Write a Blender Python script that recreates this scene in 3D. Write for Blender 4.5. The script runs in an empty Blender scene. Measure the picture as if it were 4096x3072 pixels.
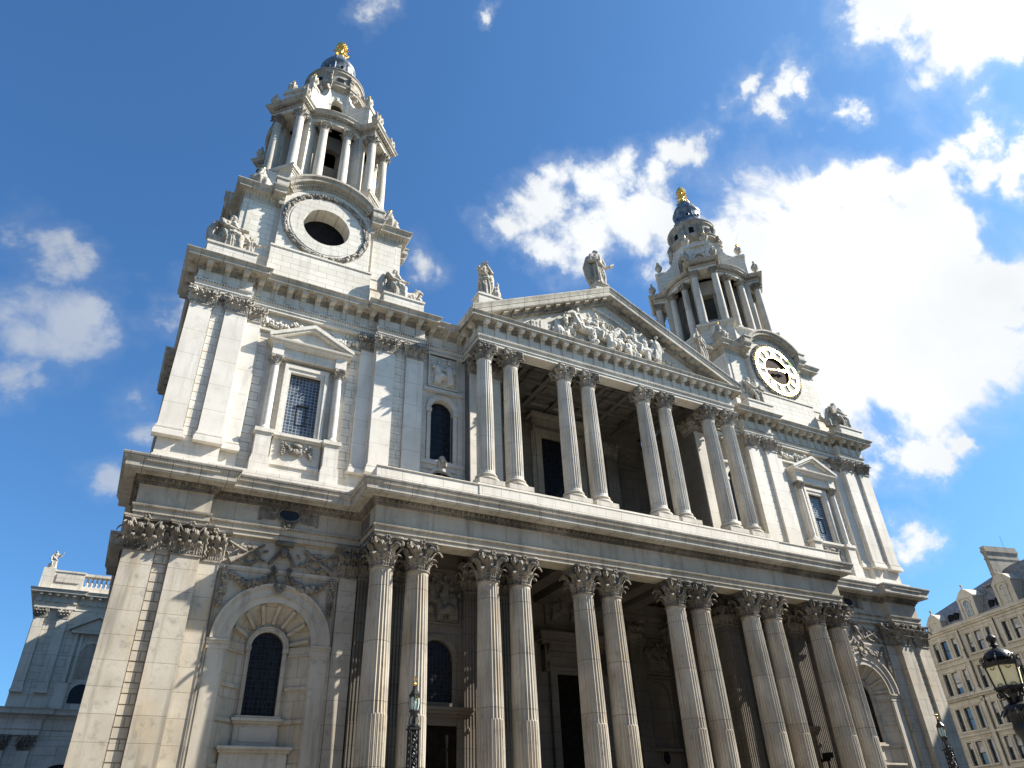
import bpy, math, random
from math import sin, cos, pi, radians, sqrt, atan2, hypot
from mathutils import Vector, Matrix, noise
random.seed(7)
S = bpy.context.scene
COL = S.collection

# ---------------------------------------------------------------- camera
CAM = (-26.791, -33.586, 1.6); YAW = .507; PIT = .585; ROL = -.044
cd = bpy.data.cameras.new('camera'); cam = bpy.data.objects.new('camera', cd); COL.objects.link(cam)
cd.sensor_width = 36; cd.lens = 2893.46/4096*36; cd.clip_end = 6000; cd.clip_start = .1
fw = Vector((sin(YAW)*cos(PIT), cos(YAW)*cos(PIT), sin(PIT))); rt = Vector((cos(YAW), -sin(YAW), 0)); up = rt.cross(fw)
r2 = rt*cos(ROL)+up*sin(ROL); u2 = -rt*sin(ROL)+up*cos(ROL)
cam.matrix_world = Matrix(((r2.x, u2.x, -fw.x, CAM[0]), (r2.y, u2.y, -fw.y, CAM[1]), (r2.z, u2.z, -fw.z, CAM[2]), (0, 0, 0, 1)))
S.camera = cam

def pixdir(px, py):          # direction in the world of a point of the photograph (2212 px wide), used for the cloud layout only
    q = Vector(((px*1.8517-2048)/2893.46, (1536-py*1.8517)/2893.46, 1))
    return (r2*q.x+u2*q.y+fw*q.z).normalized()

# ---------------------------------------------------------------- sun, sky, exposure
SUN = Vector((.731, -.294, .616)).normalized()
sl = bpy.data.lights.new('sun', 'SUN'); sl.energy = 5.0; sl.angle = radians(.53); sl.color = (1, .945, .86)
so = bpy.data.objects.new('sun', sl); COL.objects.link(so); so.rotation_euler = SUN.to_track_quat('Z', 'Y').to_euler(); so.location = (60, -60, 90)
S.view_settings.view_transform = 'Standard'; S.view_settings.look = 'None'; S.view_settings.gamma = 1
S.view_settings.exposure = 1.3
W = bpy.data.worlds.new('World'); S.world = W; W.use_nodes = True
wn = W.node_tree.nodes; wl = W.node_tree.links; wn.clear()
def wN(t, **k):
    n = wn.new(t)
    for a, b in k.items(): setattr(n, a, b)
    return n
sky = wN('ShaderNodeTexSky', sky_type='NISHITA', sun_disc=False)
sky.sun_elevation = math.asin(SUN.z); sky.sun_rotation = atan2(SUN.x, SUN.y)
sky.altitude = 30; sky.air_density = 1.0; sky.dust_density = 1.3; sky.ozone_density = 2.2
tc = wN('ShaderNodeTexCoord')
def wmath(op, a, b=None, c=None, clamp=False):
    n = wN('ShaderNodeMath', operation=op, use_clamp=clamp)
    for i, x in enumerate((a, b, c)):
        if x is None: continue
        if isinstance(x, (int, float)): n.inputs[i].default_value = x
        else: wl.new(x, n.inputs[i])
    return n.outputs[0]
clouds = [(1700,560,150),(1850,640,210),(2010,720,200),(2130,660,120),(1800,770,170),(1950,830,110),(1640,590,100),(1615,520,60),
 (1790,415,70),(1880,400,75),(1970,410,70),(2050,350,60),(2110,300,50),(2010,520,90),(2100,60,120),(2000,30,90),(1880,30,70),(2190,130,60),(2205,350,50),
 (1940,990,60),(2010,975,65),(2085,955,45),(1890,1000,55),(1955,1150,50),(1910,1120,40),
 (1200,440,65),(1290,405,60),(1380,375,50),(1130,470,55),(1250,515,75),(1180,545,50),(1340,480,60),(1420,460,60),(1480,330,45),(1450,390,45),(1470,540,60),(1560,520,60),(1320,440,60),(1230,480,60),
 (1700,205,50),(1750,190,35),(1590,195,33),(1660,245,33),(1830,235,30),
 (90,520,70),(150,500,45),(130,690,95),(50,730,90),(205,670,60),(60,820,60),(160,800,45),(310,880,50),(320,930,40),(375,660,40),(920,590,42),(885,620,25),(215,1045,33),(120,100,1),(805,8,34),(1060,10,22)]
wz = wN('ShaderNodeTexNoise'); wz.inputs['Scale'].default_value = 9; wz.inputs['Detail'].default_value = 6; wz.inputs['Roughness'].default_value = .6; wl.new(tc.outputs['Generated'], wz.inputs['Vector'])
wv = wN('ShaderNodeVectorMath', operation='MULTIPLY_ADD'); wl.new(wz.outputs['Color'], wv.inputs[0]); wv.inputs[1].default_value = (.16, .16, .16); wl.new(tc.outputs['Generated'], wv.inputs[2])
wo_ = wN('ShaderNodeVectorMath', operation='SUBTRACT'); wl.new(wv.outputs[0], wo_.inputs[0]); wo_.inputs[1].default_value = (.08, .08, .08)
mask = None
for x, y, r in clouds:
    a = pixdir(x, y); b = pixdir(x+r*.7, y+r*.7); ang = a.angle(b)*(1.5 if x > 1500 else 1.4)
    d = wN('ShaderNodeVectorMath', operation='DISTANCE'); wl.new(wo_.outputs[0], d.inputs[0]); d.inputs[1].default_value = a
    v = wmath('MULTIPLY_ADD', d.outputs['Value'], -1/ang, 1.0)
    v = wmath('MULTIPLY', v, min(1.35, .55+r/110) if (x > 1500 or (x > 1000 and y < 650)) else min(.74, .42+r/190))
    mask = v if mask is None else wmath('SMOOTH_MAX', mask, v, .15)
st_ = wN('ShaderNodeMapping'); st_.inputs['Rotation'].default_value = (.5, .3, .7); st_.inputs['Scale'].default_value = (1, 1.9, 1.3); wl.new(tc.outputs['Generated'], st_.inputs['Vector'])
n1 = wN('ShaderNodeTexNoise'); n1.inputs['Scale'].default_value = 8; n1.inputs['Detail'].default_value = 11; n1.inputs['Roughness'].default_value = .58; n1.inputs['Distortion'].default_value = .6
wl.new(st_.outputs[0], n1.inputs['Vector'])
n2 = wN('ShaderNodeTexNoise'); n2.inputs['Scale'].default_value = 5; n2.inputs['Detail'].default_value = 5
wl.new(tc.outputs['Generated'], n2.inputs['Vector'])
dn = wmath('ADD', wmath('MULTIPLY_ADD', n1.outputs['Fac'], 2.3, -1.2), wmath('MULTIPLY', wmath('MAXIMUM', mask, -.8), 1.35))
mr = wN('ShaderNodeMapRange', interpolation_type='SMOOTHSTEP'); mr.inputs['From Min'].default_value = .0; mr.inputs['From Max'].default_value = .88
wl.new(dn, mr.inputs['Value'])
dt = wN('ShaderNodeVectorMath', operation='DOT_PRODUCT'); wl.new(tc.outputs['Generated'], dt.inputs[0]); dt.inputs[1].default_value = SUN
cb = wmath('MULTIPLY_ADD', wmath('MAXIMUM', dt.outputs['Value'], 0.0), 1.7, 2.9)      # clouds are brighter towards the sun
cb2 = wmath('MULTIPLY', cb, wmath('MULTIPLY_ADD', n2.outputs['Fac'], .55, .72))
ccol = wN('ShaderNodeVectorMath', operation='SCALE'); ccol.inputs[0].default_value = (.95, .98, 1.0); wl.new(cb2, ccol.inputs['Scale'])
mx = wN('ShaderNodeMix', data_type='RGBA'); mx.clamp_factor = True
hs = wN('ShaderNodeMix', data_type='RGBA', blend_type='MULTIPLY'); hs.inputs['Factor'].default_value = 1; hs.inputs['B'].default_value = (.345, .605, .81, 1)   # deep, clear air
wl.new(sky.outputs[0], hs.inputs['A'])
mr2 = wN('ShaderNodeMapRange', interpolation_type='SMOOTHSTEP'); mr2.inputs['From Min'].default_value = -.55; mr2.inputs['From Max'].default_value = .9; mr2.inputs['To Max'].default_value = .24; wl.new(dn, mr2.inputs['Value'])
wl.new(wmath('MULTIPLY', wmath('MAXIMUM', mr.outputs[0], mr2.outputs[0]), wmath('MULTIPLY_ADD', wmath('MAXIMUM', dt.outputs['Value'], 0.0), .75, .60), clamp=True), mx.inputs['Factor']); wl.new(hs.outputs['Result'], mx.inputs['A']); wl.new(ccol.outputs[0], mx.inputs['B'])
bg = wN('ShaderNodeBackground'); bg.inputs['Strength'].default_value = .1; wl.new(mx.outputs['Result'], bg.inputs['Color'])
wo = wN('ShaderNodeOutputWorld'); wl.new(bg.outputs[0], wo.inputs['Surface'])

# ---------------------------------------------------------------- mesh builder
class MB:
    def __init__(s): s.v = []; s.f = []; s.m = []; s.cur = 0; s.T = None
    def add(s, vs, fs):
        o = len(s.v)
        if s.T is not None: vs = [tuple(s.T @ Vector(p)) for p in vs]
        s.v += vs; s.f += [tuple(i+o for i in f) for f in fs]; s.m += [s.cur]*len(fs)
    def box(s, x0, x1, y0, y1, z0, z1):
        if x0 > x1: x0, x1 = x1, x0
        if y0 > y1: y0, y1 = y1, y0
        s.add([(x0,y0,z0),(x1,y0,z0),(x1,y1,z0),(x0,y1,z0),(x0,y0,z1),(x1,y0,z1),(x1,y1,z1),(x0,y1,z1)],
              [(0,3,2,1),(4,5,6,7),(0,1,5,4),(1,2,6,5),(2,3,7,6),(3,0,4,7)])
    def prism(s, pts, y0, y1):          # polygon in (x, z) extruded along y
        n = len(pts); vs = [(x, y0, z) for x, z in pts]+[(x, y1, z) for x, z in pts]
        s.add(vs, [tuple(range(n)), tuple(range(2*n-1, n-1, -1))]+[(i, i+n, (i+1) % n+n, (i+1) % n) for i in range(n)])
    def prism_z(s, pts, z0, z1):        # polygon in (x, y) extruded along z
        n = len(pts); vs = [(x, y, z0) for x, y in pts]+[(x, y, z1) for x, y in pts]
        s.add(vs, [tuple(range(n-1, -1, -1)), tuple(range(n, 2*n))]+[(i, (i+1) % n, (i+1) % n+n, i+n) for i in range(n)])
    def prism_x(s, pts, x0, x1):        # polygon in (y, z) extruded along x
        n = len(pts); vs = [(x0, y, z) for y, z in pts]+[(x1, y, z) for y, z in pts]
        s.add(vs, [tuple(range(n)), tuple(range(2*n-1, n-1, -1))]+[(i, i+n, (i+1) % n+n, (i+1) % n) for i in range(n)])
    def lathe(s, prof, n=24, cx=0, cy=0, a0=0, a1=2*pi, mod=None, caps=True):
        full = abs(a1-a0-2*pi) < 1e-6; k = n if full else n+1; vs = []
        for j, (r, z) in enumerate(prof):
            for i in range(k):
                a = a0+(a1-a0)*i/n; q = r*(mod(a, j, z) if mod else 1); vs.append((cx+q*cos(a), cy+q*sin(a), z))
        fs = []
        for j in range(len(prof)-1):
            for i in range(n):
                i2 = (i+1) % k; fs.append((j*k+i, j*k+i2, (j+1)*k+i2, (j+1)*k+i))
        if full and caps:
            if prof[0][0] > 1e-4: fs.append(tuple(range(k-1, -1, -1)))
            if prof[-1][0] > 1e-4: b = (len(prof)-1)*k; fs.append(tuple(range(b, b+k)))
        s.add(vs, fs)
    def tube(s, pts, r, n=6, closed=False, sq=1.0):
        pts = [Vector(p) for p in pts]; L = len(pts); vs = []
        rr = r if isinstance(r, (list, tuple)) else [r]*L
        pu = None
        for i, p in enumerate(pts):
            a = pts[(i-1) % L] if (closed or i > 0) else p; b = pts[(i+1) % L] if (closed or i < L-1) else p
            t = (b-a).normalized() if (b-a).length > 1e-9 else Vector((0, 0, 1))
            if pu is None:
                h = Vector((0, 0, 1)) if abs(t.z) < .9 else Vector((1, 0, 0)); x = t.cross(h).normalized()
            else:
                x = (pu-t*pu.dot(t)).normalized()
            pu = x; y = t.cross(x)
            for k in range(n):
                an = 2*pi*k/n; vs.append(tuple(p+x*(cos(an)*rr[i])+y*(sin(an)*rr[i]*sq)))
        fs = []
        for i in range(L if closed else L-1):
            j = (i+1) % L
            for k in range(n): k2 = (k+1) % n; fs.append((i*n+k, i*n+k2, j*n+k2, j*n+k))
        if not closed: fs += [tuple(range(n-1, -1, -1)), tuple(range((L-1)*n, L*n))]
        s.add(vs, fs)
    def blob(s, c, r, nu=8, nv=6, R=None):
        if isinstance(r, (int, float)): r = (r, r, r)
        vs = []; c = Vector(c)
        for j in range(nv+1):
            t = pi*j/nv
            for i in range(nu):
                a = 2*pi*i/nu; p = Vector((r[0]*sin(t)*cos(a), r[1]*sin(t)*sin(a), -r[2]*cos(t)))
                if R is not None: p = R @ p
                vs.append(tuple(c+p))
        fs = [(j*nu+i, j*nu+(i+1) % nu, (j+1)*nu+(i+1) % nu, (j+1)*nu+i) for j in range(nv) for i in range(nu)]
        s.add(vs, fs)
    def sweep(s, path, prof, closed=False):   # plan polyline, profile (outward offset, z); outward = right of travel
        P = [Vector((p[0], p[1])) for p in path]; L = len(P); nn = []
        for i in range(L):
            d0 = (P[i]-P[i-1]) if (i > 0 or closed) else None
            d1 = (P[(i+1) % L]-P[i]) if (i < L-1 or closed) else None
            ns = [Vector((d.y, -d.x)).normalized() for d in (d0, d1) if d is not None]
            if len(ns) == 2:
                m = ns[0]+ns[1]; m = m/max(.2, m.dot(ns[0])) if m.length > 1e-6 else ns[0]
            else: m = ns[0]
            nn.append(m)
        k = len(prof); vs = []
        for i in range(L):
            for o, z in prof: q = P[i]+nn[i]*o; vs.append((q.x, q.y, z))
        fs = []
        for i in range(L if closed else L-1):
            j = (i+1) % L
            for a in range(k-1): fs.append((i*k+a, j*k+a, j*k+a+1, i*k+a+1))
        if not closed: fs += [tuple(range(k)), tuple(range((L-1)*k+k-1, (L-1)*k-1, -1))]
        s.add(vs, fs)
    def along(s, path, off, step, fn, closed=False, marg=.1, center=True):   # repeat fn(mb) in a frame (x along, -y outward) on an offset path
        P = [Vector((p[0], p[1])) for p in path]
        if closed: P.append(P[0])
        keep = s.T
        for i in range(len(P)-1):
            d = P[i+1]-P[i]; l = d.length; d.normalize(); n = Vector((d.y, -d.x))
            cnt = int((l-2*marg)/step+.5)
            if cnt < 1: continue
            for k in range(cnt):
                q = P[i]+d*(l*(k+.5)/cnt)+n*off
                M = Matrix(((d.x, -n.x, 0, q.x), (d.y, -n.y, 0, q.y), (0, 0, 1, 0), (0, 0, 0, 1)))
                s.T = M if keep is None else keep @ M
                fn(s)
        s.T = keep
    def mesh(s, name, mats, smooth=False, ang=40):
        me = bpy.data.meshes.new(name); me.from_pydata(s.v, [], s.f)
        mats = mats if isinstance(mats, (list, tuple)) else [mats]
        for m in mats: me.materials.append(m)
        me.polygons.foreach_set('material_index', [min(i, len(mats)-1) for i in s.m])
        if smooth:
            me.polygons.foreach_set('use_smooth', [True]*len(s.f))
            me.set_sharp_from_angle(angle=radians(ang))
        me.update(); return me
    def build(s, name, mats, parent=None, smooth=False, label=None, ang=40):
        o = bpy.data.objects.new(name, s.mesh(name, mats, smooth, ang)); COL.objects.link(o)
        if parent: o.parent = parent
        if label: o['label'] = label
        return o
def empty(name, loc=(0,0,0), rz=0):
    o = bpy.data.objects.new(name, None); COL.objects.link(o); o.location = loc; o.rotation_euler.z = rz; return o
def tag(o, label=None, cat=None, group=None, kind=None):
    for k, v in (('label', label), ('category', cat), ('group', group), ('kind', kind)):
        if v: o[k] = v
    return o
def dup(o, parent=None, loc=None, rz=None, sx=None):
    c = o.copy(); COL.objects.link(c); c.parent = parent
    if loc is not None: c.location = loc
    if rz is not None: c.rotation_euler.z = rz
    if sx is not None: c.scale.x = sx
    for ch in list(o.children): dup(ch, c)
    return c
def remesh(mb, vox, disp=0, seed=0, smooth=True, dscale=3.0, it=1):      # fuse a soup of shapes into one sculpted skin
    me = mb.mesh('sculpt', [None]); o = bpy.data.objects.new('sculpt', me); sc = bpy.data.scenes.new('scratch'); sc.collection.objects.link(o)
    m = o.modifiers.new('r', 'REMESH'); m.mode = 'VOXEL'; m.voxel_size = vox
    if it: q = o.modifiers.new('s', 'SMOOTH'); q.iterations = it; q.factor = .5
    vl = sc.view_layers[0]; vl.update(); dg = vl.depsgraph; me2 = bpy.data.meshes.new_from_object(o.evaluated_get(dg))
    bpy.data.objects.remove(o); bpy.data.meshes.remove(me); bpy.data.scenes.remove(sc)
    co = [v.co.copy() for v in me2.vertices]; no = [v.normal.copy() for v in me2.vertices]
    if disp:
        sd = Vector((seed, 0, 0)); co = [c+n*(disp*(noise.noise(c*dscale+sd)+.6*noise.noise((c*dscale+sd)*2.3))) for c, n in zip(co, no)]
    out = MB(); out.v = [tuple(c) for c in co]; out.f = [tuple(p.vertices) for p in me2.polygons]; out.m = [0]*len(out.f)
    bpy.data.meshes.remove(me2); return out

# ---------------------------------------------------------------- materials
class NT:
    def __init__(s, name):
        s.m = bpy.data.materials.new(name); s.m.use_nodes = True; s.t = s.m.node_tree; s.t.nodes.clear()
        s.b = s.n('ShaderNodeBsdfPrincipled'); o = s.n('ShaderNodeOutputMaterial'); s.t.links.new(s.b.outputs[0], o.inputs[0])
    def n(s, t, **k):
        x = s.t.nodes.new(t)
        for a, b in k.items(): setattr(x, a, b)
        return x
    def put(s, sock, v):
        if isinstance(v, bpy.types.NodeSocket): s.t.links.new(v, sock)
        else: sock.default_value = v
    def math(s, op, a, b=0.0, clamp=False):
        x = s.n('ShaderNodeMath', operation=op, use_clamp=clamp); s.put(x.inputs[0], a); s.put(x.inputs[1], b); return x.outputs[0]
    def ramp(s, f, a, b, lo=0.0, hi=1.0):
        x = s.n('ShaderNodeMapRange', interpolation_type='SMOOTHSTEP'); s.put(x.inputs['Value'], f)
        for k, v in (('From Min', a), ('From Max', b), ('To Min', lo), ('To Max', hi)): x.inputs[k].default_value = v
        return x.outputs[0]
    def mix(s, f, a, b, mode='MIX'):
        x = s.n('ShaderNodeMix', data_type='RGBA', blend_type=mode); s.put(x.inputs['Factor'], f)
        for k, v in (('A', a), ('B', b)): s.put(x.inputs[k], v if isinstance(v, bpy.types.NodeSocket) else (*v, 1) if len(v) == 3 else v)
        return x.outputs['Result']
    def noise(s, vec, sc, det=4, ro=.55):
        x = s.n('ShaderNodeTexNoise'); s.put(x.inputs['Vector'], vec); x.inputs['Scale'].default_value = sc; x.inputs['Detail'].default_value = det; x.inputs['Roughness'].default_value = ro
        return x.outputs['Fac']
    def pos(s, sc=(1, 1, 1)):
        g = s.n('ShaderNodeNewGeometry'); mp = s.n('ShaderNodeMapping'); mp.inputs['Scale'].default_value = sc
        s.t.links.new(g.outputs['Position'], mp.inputs['Vector']); return mp.outputs[0]
    def wallvec(s):      # (along the wall, height) from position and facing
        g = s.n('ShaderNodeNewGeometry'); a = s.n('ShaderNodeSeparateXYZ'); b = s.n('ShaderNodeSeparateXYZ')
        s.t.links.new(g.outputs['Position'], a.inputs[0]); s.t.links.new(g.outputs['True Normal'], b.inputs[0])
        side = s.math('GREATER_THAN', s.math('ABSOLUTE', b.outputs[0]), .75)
        u = s.math('ADD', s.math('MULTIPLY', a.outputs[0], s.math('SUBTRACT', 1.0, side)), s.math('MULTIPLY', a.outputs[1], side))
        c = s.n('ShaderNodeCombineXYZ'); s.put(c.inputs[0], u); s.put(c.inputs[1], a.outputs[2]); return c.outputs[0]
    def bump(s, h, st=.3, d=.02):
        x = s.n('ShaderNodeBump'); x.inputs['Strength'].default_value = st; x.inputs['Distance'].default_value = d; s.put(x.inputs['Height'], h)
        s.put(s.b.inputs['Normal'], x.outputs[0])

def stone(name, base, tone, soot, joint=None, ss=1.7, thr=(.50, .74), amount=.5, streak=.5, sootcol=(.10, .09, .075), mort=.45, rough=.85, warm=None):
    k = NT(name); p = k.pos(); big = k.noise(p, .35, 3); mid = k.noise(p, ss, 5, .65); fine = k.noise(p, 14, 4, .7)
    col = k.mix(k.ramp(big, .35, .65), base, tone)
    col = k.mix(k.math('MULTIPLY', k.ramp(fine, .3, .7), .35), col, tuple(c*.72 for c in base))
    st = k.noise(k.pos((2.4, 2.4, .22)), 1.0, 6, .62)
    if warm: col = k.mix(k.ramp(k.noise(k.pos((1.1, 1.1, .3)), .8, 4, .6), .48, .72, 0, .75), col, warm)
    h = fine
    if joint:
        br = k.n('ShaderNodeTexBrick'); k.put(br.inputs['Vector'], k.wallvec()); br.inputs['Scale'].default_value = 1
        br.inputs['Brick Width'].default_value = joint[1]; br.inputs['Row Height'].default_value = joint[0]; br.inputs['Mortar Size'].default_value = joint[2] if len(joint) > 2 else .014
        br.inputs['Color1'].default_value = (1, 1, 1, 1); br.inputs['Color2'].default_value = (.91, .90, .875, 1); br.inputs['Mortar'].default_value = (mort, mort*.96, mort*.9, 1)
        br.inputs['Mortar Smooth'].default_value = .2; br.offset = .5
        col = k.mix(1.0, col, br.outputs['Color'], 'MULTIPLY'); h = k.math('SUBTRACT', fine, k.math('MULTIPLY', br.outputs['Fac'], 2.0))
    s = k.math('MULTIPLY', k.ramp(st, *thr), streak); s2 = k.math('MULTIPLY', k.ramp(mid, .50, .72), soot)
    col = k.mix(k.math('MAXIMUM', s, s2), col, sootcol)
    k.put(k.b.inputs['Base Color'], col); k.b.inputs['Roughness'].default_value = rough; k.b.inputs['Specular IOR Level'].default_value = .25
    k.bump(h, .35, .012); return k.m
def plain(name, col, rough=.5, metal=0, var=.25, sc=6, spec=.5, bump=0):
    k = NT(name); f = k.noise(k.pos(), sc, 4)
    k.put(k.b.inputs['Base Color'], k.mix(k.ramp(f, .3, .7), tuple(c*(1-var) for c in col), tuple(min(1, c*(1+var)) for c in col)))
    k.b.inputs['Roughness'].default_value = rough; k.b.inputs['Metallic'].default_value = metal; k.b.inputs['Specular IOR Level'].default_value = spec
    if bump: k.bump(f, bump, .02)
    return k.m
WHITE = stone('washed_portland_stone', (.67, .63, .555), (.57, .53, .46), .16, (.52, 1.3, .01), streak=.24, mort=.66)
WPIL = stone('washed_pilaster_stone', (.68, .64, .565), (.58, .54, .47), .15, (1.55, 400, .014), streak=.28, mort=.64)
BPIL = stone('weathered_pilaster_stone', (.48, .435, .36), (.37, .33, .265), .44, (1.02, 400, .012), 2.2, (.48, .7), streak=.48, mort=.5, warm=(.42, .335, .22))
WSHAFT = stone('washed_shaft_stone', (.60, .555, .475), (.47, .428, .358), .24, (2.05, 400, .013), 1.7, (.47, .7), streak=.42, mort=.6)
TOWER = stone('tower_ashlar', (.69, .65, .57), (.60, .56, .485), .13, (.46, 1.15, .014), streak=.22, mort=.5)
GREY = stone('grey_weathered_stone', (.41, .37, .305), (.30, .268, .215), .38, (3, 2.2, .02), 1.7, (.48, .7), streak=.5)
CORN = stone('rain_streaked_cornice_stone', (.50, .46, .39), (.34, .31, .255), .5, (9, 1.25, .022), 2.5, (.48, .76), streak=.6, sootcol=(.10, .09, .074))
BUFF = stone('weathered_lower_stone', (.47, .42, .34), (.35, .312, .25), .36, (1.02, 2.1, .012), 1.7, (.48, .7), streak=.44, mort=.55, warm=(.39, .31, .20))
BSHAFT = stone('weathered_shaft_stone', (.47, .425, .35), (.32, .285, .23), .38, (2.6, 400, .018), 2.0, (.48, .69), streak=.5, warm=(.37, .29, .20))
FRIEZE = stone('plain_frieze_stone', (.46, .415, .335), (.36, .32, .25), .34, (9, 2.3, .013), 1.3, (.48, .7), streak=.45)
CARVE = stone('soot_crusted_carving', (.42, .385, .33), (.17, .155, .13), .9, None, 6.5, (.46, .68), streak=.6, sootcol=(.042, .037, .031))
ARCHST = stone('pale_arch_stone', (.50, .45, .37), (.40, .355, .285), .34, None, 2.0, (.48, .7), streak=.4)
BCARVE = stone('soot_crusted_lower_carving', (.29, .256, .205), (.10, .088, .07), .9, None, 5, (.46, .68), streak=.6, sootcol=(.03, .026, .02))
RELIEF = stone('pale_carved_stone', (.63, .59, .51), (.47, .435, .365), .5, None, 5, streak=.25)
STATUE = stone('statue_stone', (.50, .455, .38), (.31, .28, .225), .7, None, 4.5, streak=.5, sootcol=(.06, .054, .043))
DIM = stone('shade_toned_portico_stone', (.17, .152, .127), (.112, .10, .082), .4, (.9, 2.0, .014), streak=.3, warm=(.15, .115, .08))  # base darkened to paint in the portico's shade, with soot and brown stains
UDIM = stone('shade_toned_loggia_stone', (.19, .175, .152), (.135, .124, .107), .4, (.9, 2.0, .014), streak=.3)  # shade of the upper recess is put into this stone colour
HOTEL = stone('sandstone_office_wall', (.52, .46, .365), (.43, .375, .29), .3, (.55, 1.35, .012), 1.7, (.48, .72), streak=.4, mort=.6)
BLOCK = stone('brown_brick_block', (.20, .15, .11), (.15, .115, .085), .2, (.3, .7, .01), streak=.2)
CBROWN = plain('dark_clock_wood', (.035, .016, .010), .8, 0, .4, 5, .1)
TGREY = stone('transept_stone', (.60, .555, .475), (.49, .45, .375), .2, (3, 2.2, .02), streak=.3)
HTRIM = stone('sandstone_trim', (.56, .50, .40), (.45, .395, .31), .32, None, 1.7, (.48, .72), streak=.42)
LEAD = plain('lead_sheet', (.14, .15, .165), .42, .25, .5, 2.5)
SLATE = plain('slate_roof', (.16, .165, .17), .6, 0, .3, 3)
GOLD = plain('gilding', (.83, .50, .12), .28, 1, .25, 9, bump=.4)
DGOLD = plain('gilded_clock_ring', (.95, .70, .28), .33, 1, .1, 5)
IRON = plain('black_painted_iron', (.010, .010, .010), .42, 0, .3, 12, .4, .2)
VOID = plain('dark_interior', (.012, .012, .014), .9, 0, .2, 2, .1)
WOOD = plain('dark_door_wood', (.010, .008, .006), .85, 0, .4, 3, .05)
def glass(name, gx, gz, tint=(.012, .017, .026), lead=(.05, .06, .075), rough=.06, mort=.02, spec=.5, ior=1.5):
    k = NT(name); br = k.n('ShaderNodeTexBrick'); k.put(br.inputs['Vector'], k.wallvec()); br.inputs['Scale'].default_value = 1; br.offset = 0
    br.inputs['Brick Width'].default_value = gx; br.inputs['Row Height'].default_value = gz; br.inputs['Mortar Size'].default_value = mort; br.inputs['Mortar Smooth'].default_value = 0
    br.inputs['Color1'].default_value = (*tint, 1); br.inputs['Color2'].default_value = (*[c*2.2 for c in tint], 1); br.inputs['Mortar'].default_value = (*lead, 1)
    k.put(k.b.inputs['Base Color'], br.outputs['Color']); k.put(k.b.inputs['Roughness'], k.math('MULTIPLY_ADD', br.outputs['Fac'], .5)); k.b.inputs['Roughness'].default_value = rough
    x = k.math('ADD', k.math('MULTIPLY', br.outputs['Fac'], .5), rough); k.put(k.b.inputs['Roughness'], x); k.b.inputs['IOR'].default_value = ior; k.b.inputs['Specular IOR Level'].default_value = spec
    w = k.noise(k.pos(), 4.5, 2); k.bump(k.math('ADD', k.math('MULTIPLY', w, 1.2), br.outputs['Fac']), .12, .03); return k.m
GLASS = glass('leaded_glass', .2, .2, (.03, .042, .06), lead=(.20, .22, .24), spec=.3, ior=1.4); GLASSD = glass('dark_leaded_glass', .2, .22, (.008, .01, .014), lead=(.02, .022, .027), spec=.22, ior=1.35)
HGLASS = glass('sash_glass', 3, 3, (.02, .024, .028), spec=.9, ior=1.7)
def lampglass(name, col, tr):
    k = NT(name); k.b.inputs['Base Color'].default_value = (*col, 1); k.b.inputs['Roughness'].default_value = .25; k.b.inputs['Transmission Weight'].default_value = tr
    k.b.inputs['IOR'].default_value = 1.1; k.b.inputs['Specular IOR Level'].default_value = .6; k.put(k.b.inputs['Roughness'], k.ramp(k.noise(k.pos(), 8), .3, .7, .2, .4)); return k.m
LGLASS = lampglass('frosted_green_lamp_glass', (.50, .62, .56), .25); YGLASS = lampglass('amber_lamp_glass', (.80, .74, .46), .12)
PAVE = stone('york_paving', (.34, .315, .265), (.28, .255, .21), .2, None, streak=.1)
BLIND = plain('window_blind', (.40, .40, .385), .7, 0, .35, 1.5)
ROAD = plain('asphalt', (.05, .05, .052), .9, 0, .3, 8)
STEP = stone('step_stone', (.34, .31, .26), (.28, .255, .21), .2, None, streak=.15)

# ---------------------------------------------------------------- ornament
def leaf(mb, cx, cy, nx, ny, z0, h, w, bulge, curl, nz=20, lean=0):
    """acanthus leaf standing on a wall point (cx, cy) that faces (nx, ny): lobed edge, raised rib, tip rolled outward"""
    tx, ty = -ny, nx; vs = []; cols = (-1, -.62, -.2, 0, .2, .62, 1)
    for j in range(nz+1):
        t = j/nz
        if t < .74: z = z0+h*t/.74; o = .03+bulge*(t/.74)**2.2+lean*t
        else: q = (t-.74)/.26*2.6; z = z0+h+.13*h*sin(q)-.16*h*(1-cos(q)); o = .03+bulge+lean*.74+curl*.5*sin(q/2.6*pi/2)+curl*.45*(1-cos(q))*.5
        ww = w*(1.02-.12*t)*(1-.62*max(0, t-.62)/.38)*(1.04-.36*abs(sin(t*pi*4.5)))
        for c in cols:
            rb = .05*w if c == 0 else (.055*w if abs(c) == .62 else (-.02*w if abs(c) == .2 else -.05*w))
            q = o+rb-.05*w*c*c; vs.append((cx+tx*c*ww/2+nx*q, cy+ty*c*ww/2+ny*q, z+.05*h*(1-c*c)))
    n = len(cols); mb.add(vs, [(j*n+i, j*n+i+1, (j+1)*n+i+1, (j+1)*n+i) for j in range(nz) for i in range(n-1)])
def spiral(mb, c, ax, up_, R, turns=1.9, r=.05, n=18, thick=None):
    ax = Vector(ax).normalized(); u = Vector(up_).normalized(); c = Vector(c); pts = []; rr = []
    for i in range(n+1):
        t = i/n; a = pi*.5+turns*2*pi*t; q = R*(1-.8*t); pts.append(c+ax*(q*cos(a))+u*(q*sin(a))); rr.append(r*(1-.45*t))
    mb.tube(pts, rr, 6)
    mb.blob(c, (R*.3,)*3, 6, 4)
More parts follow.
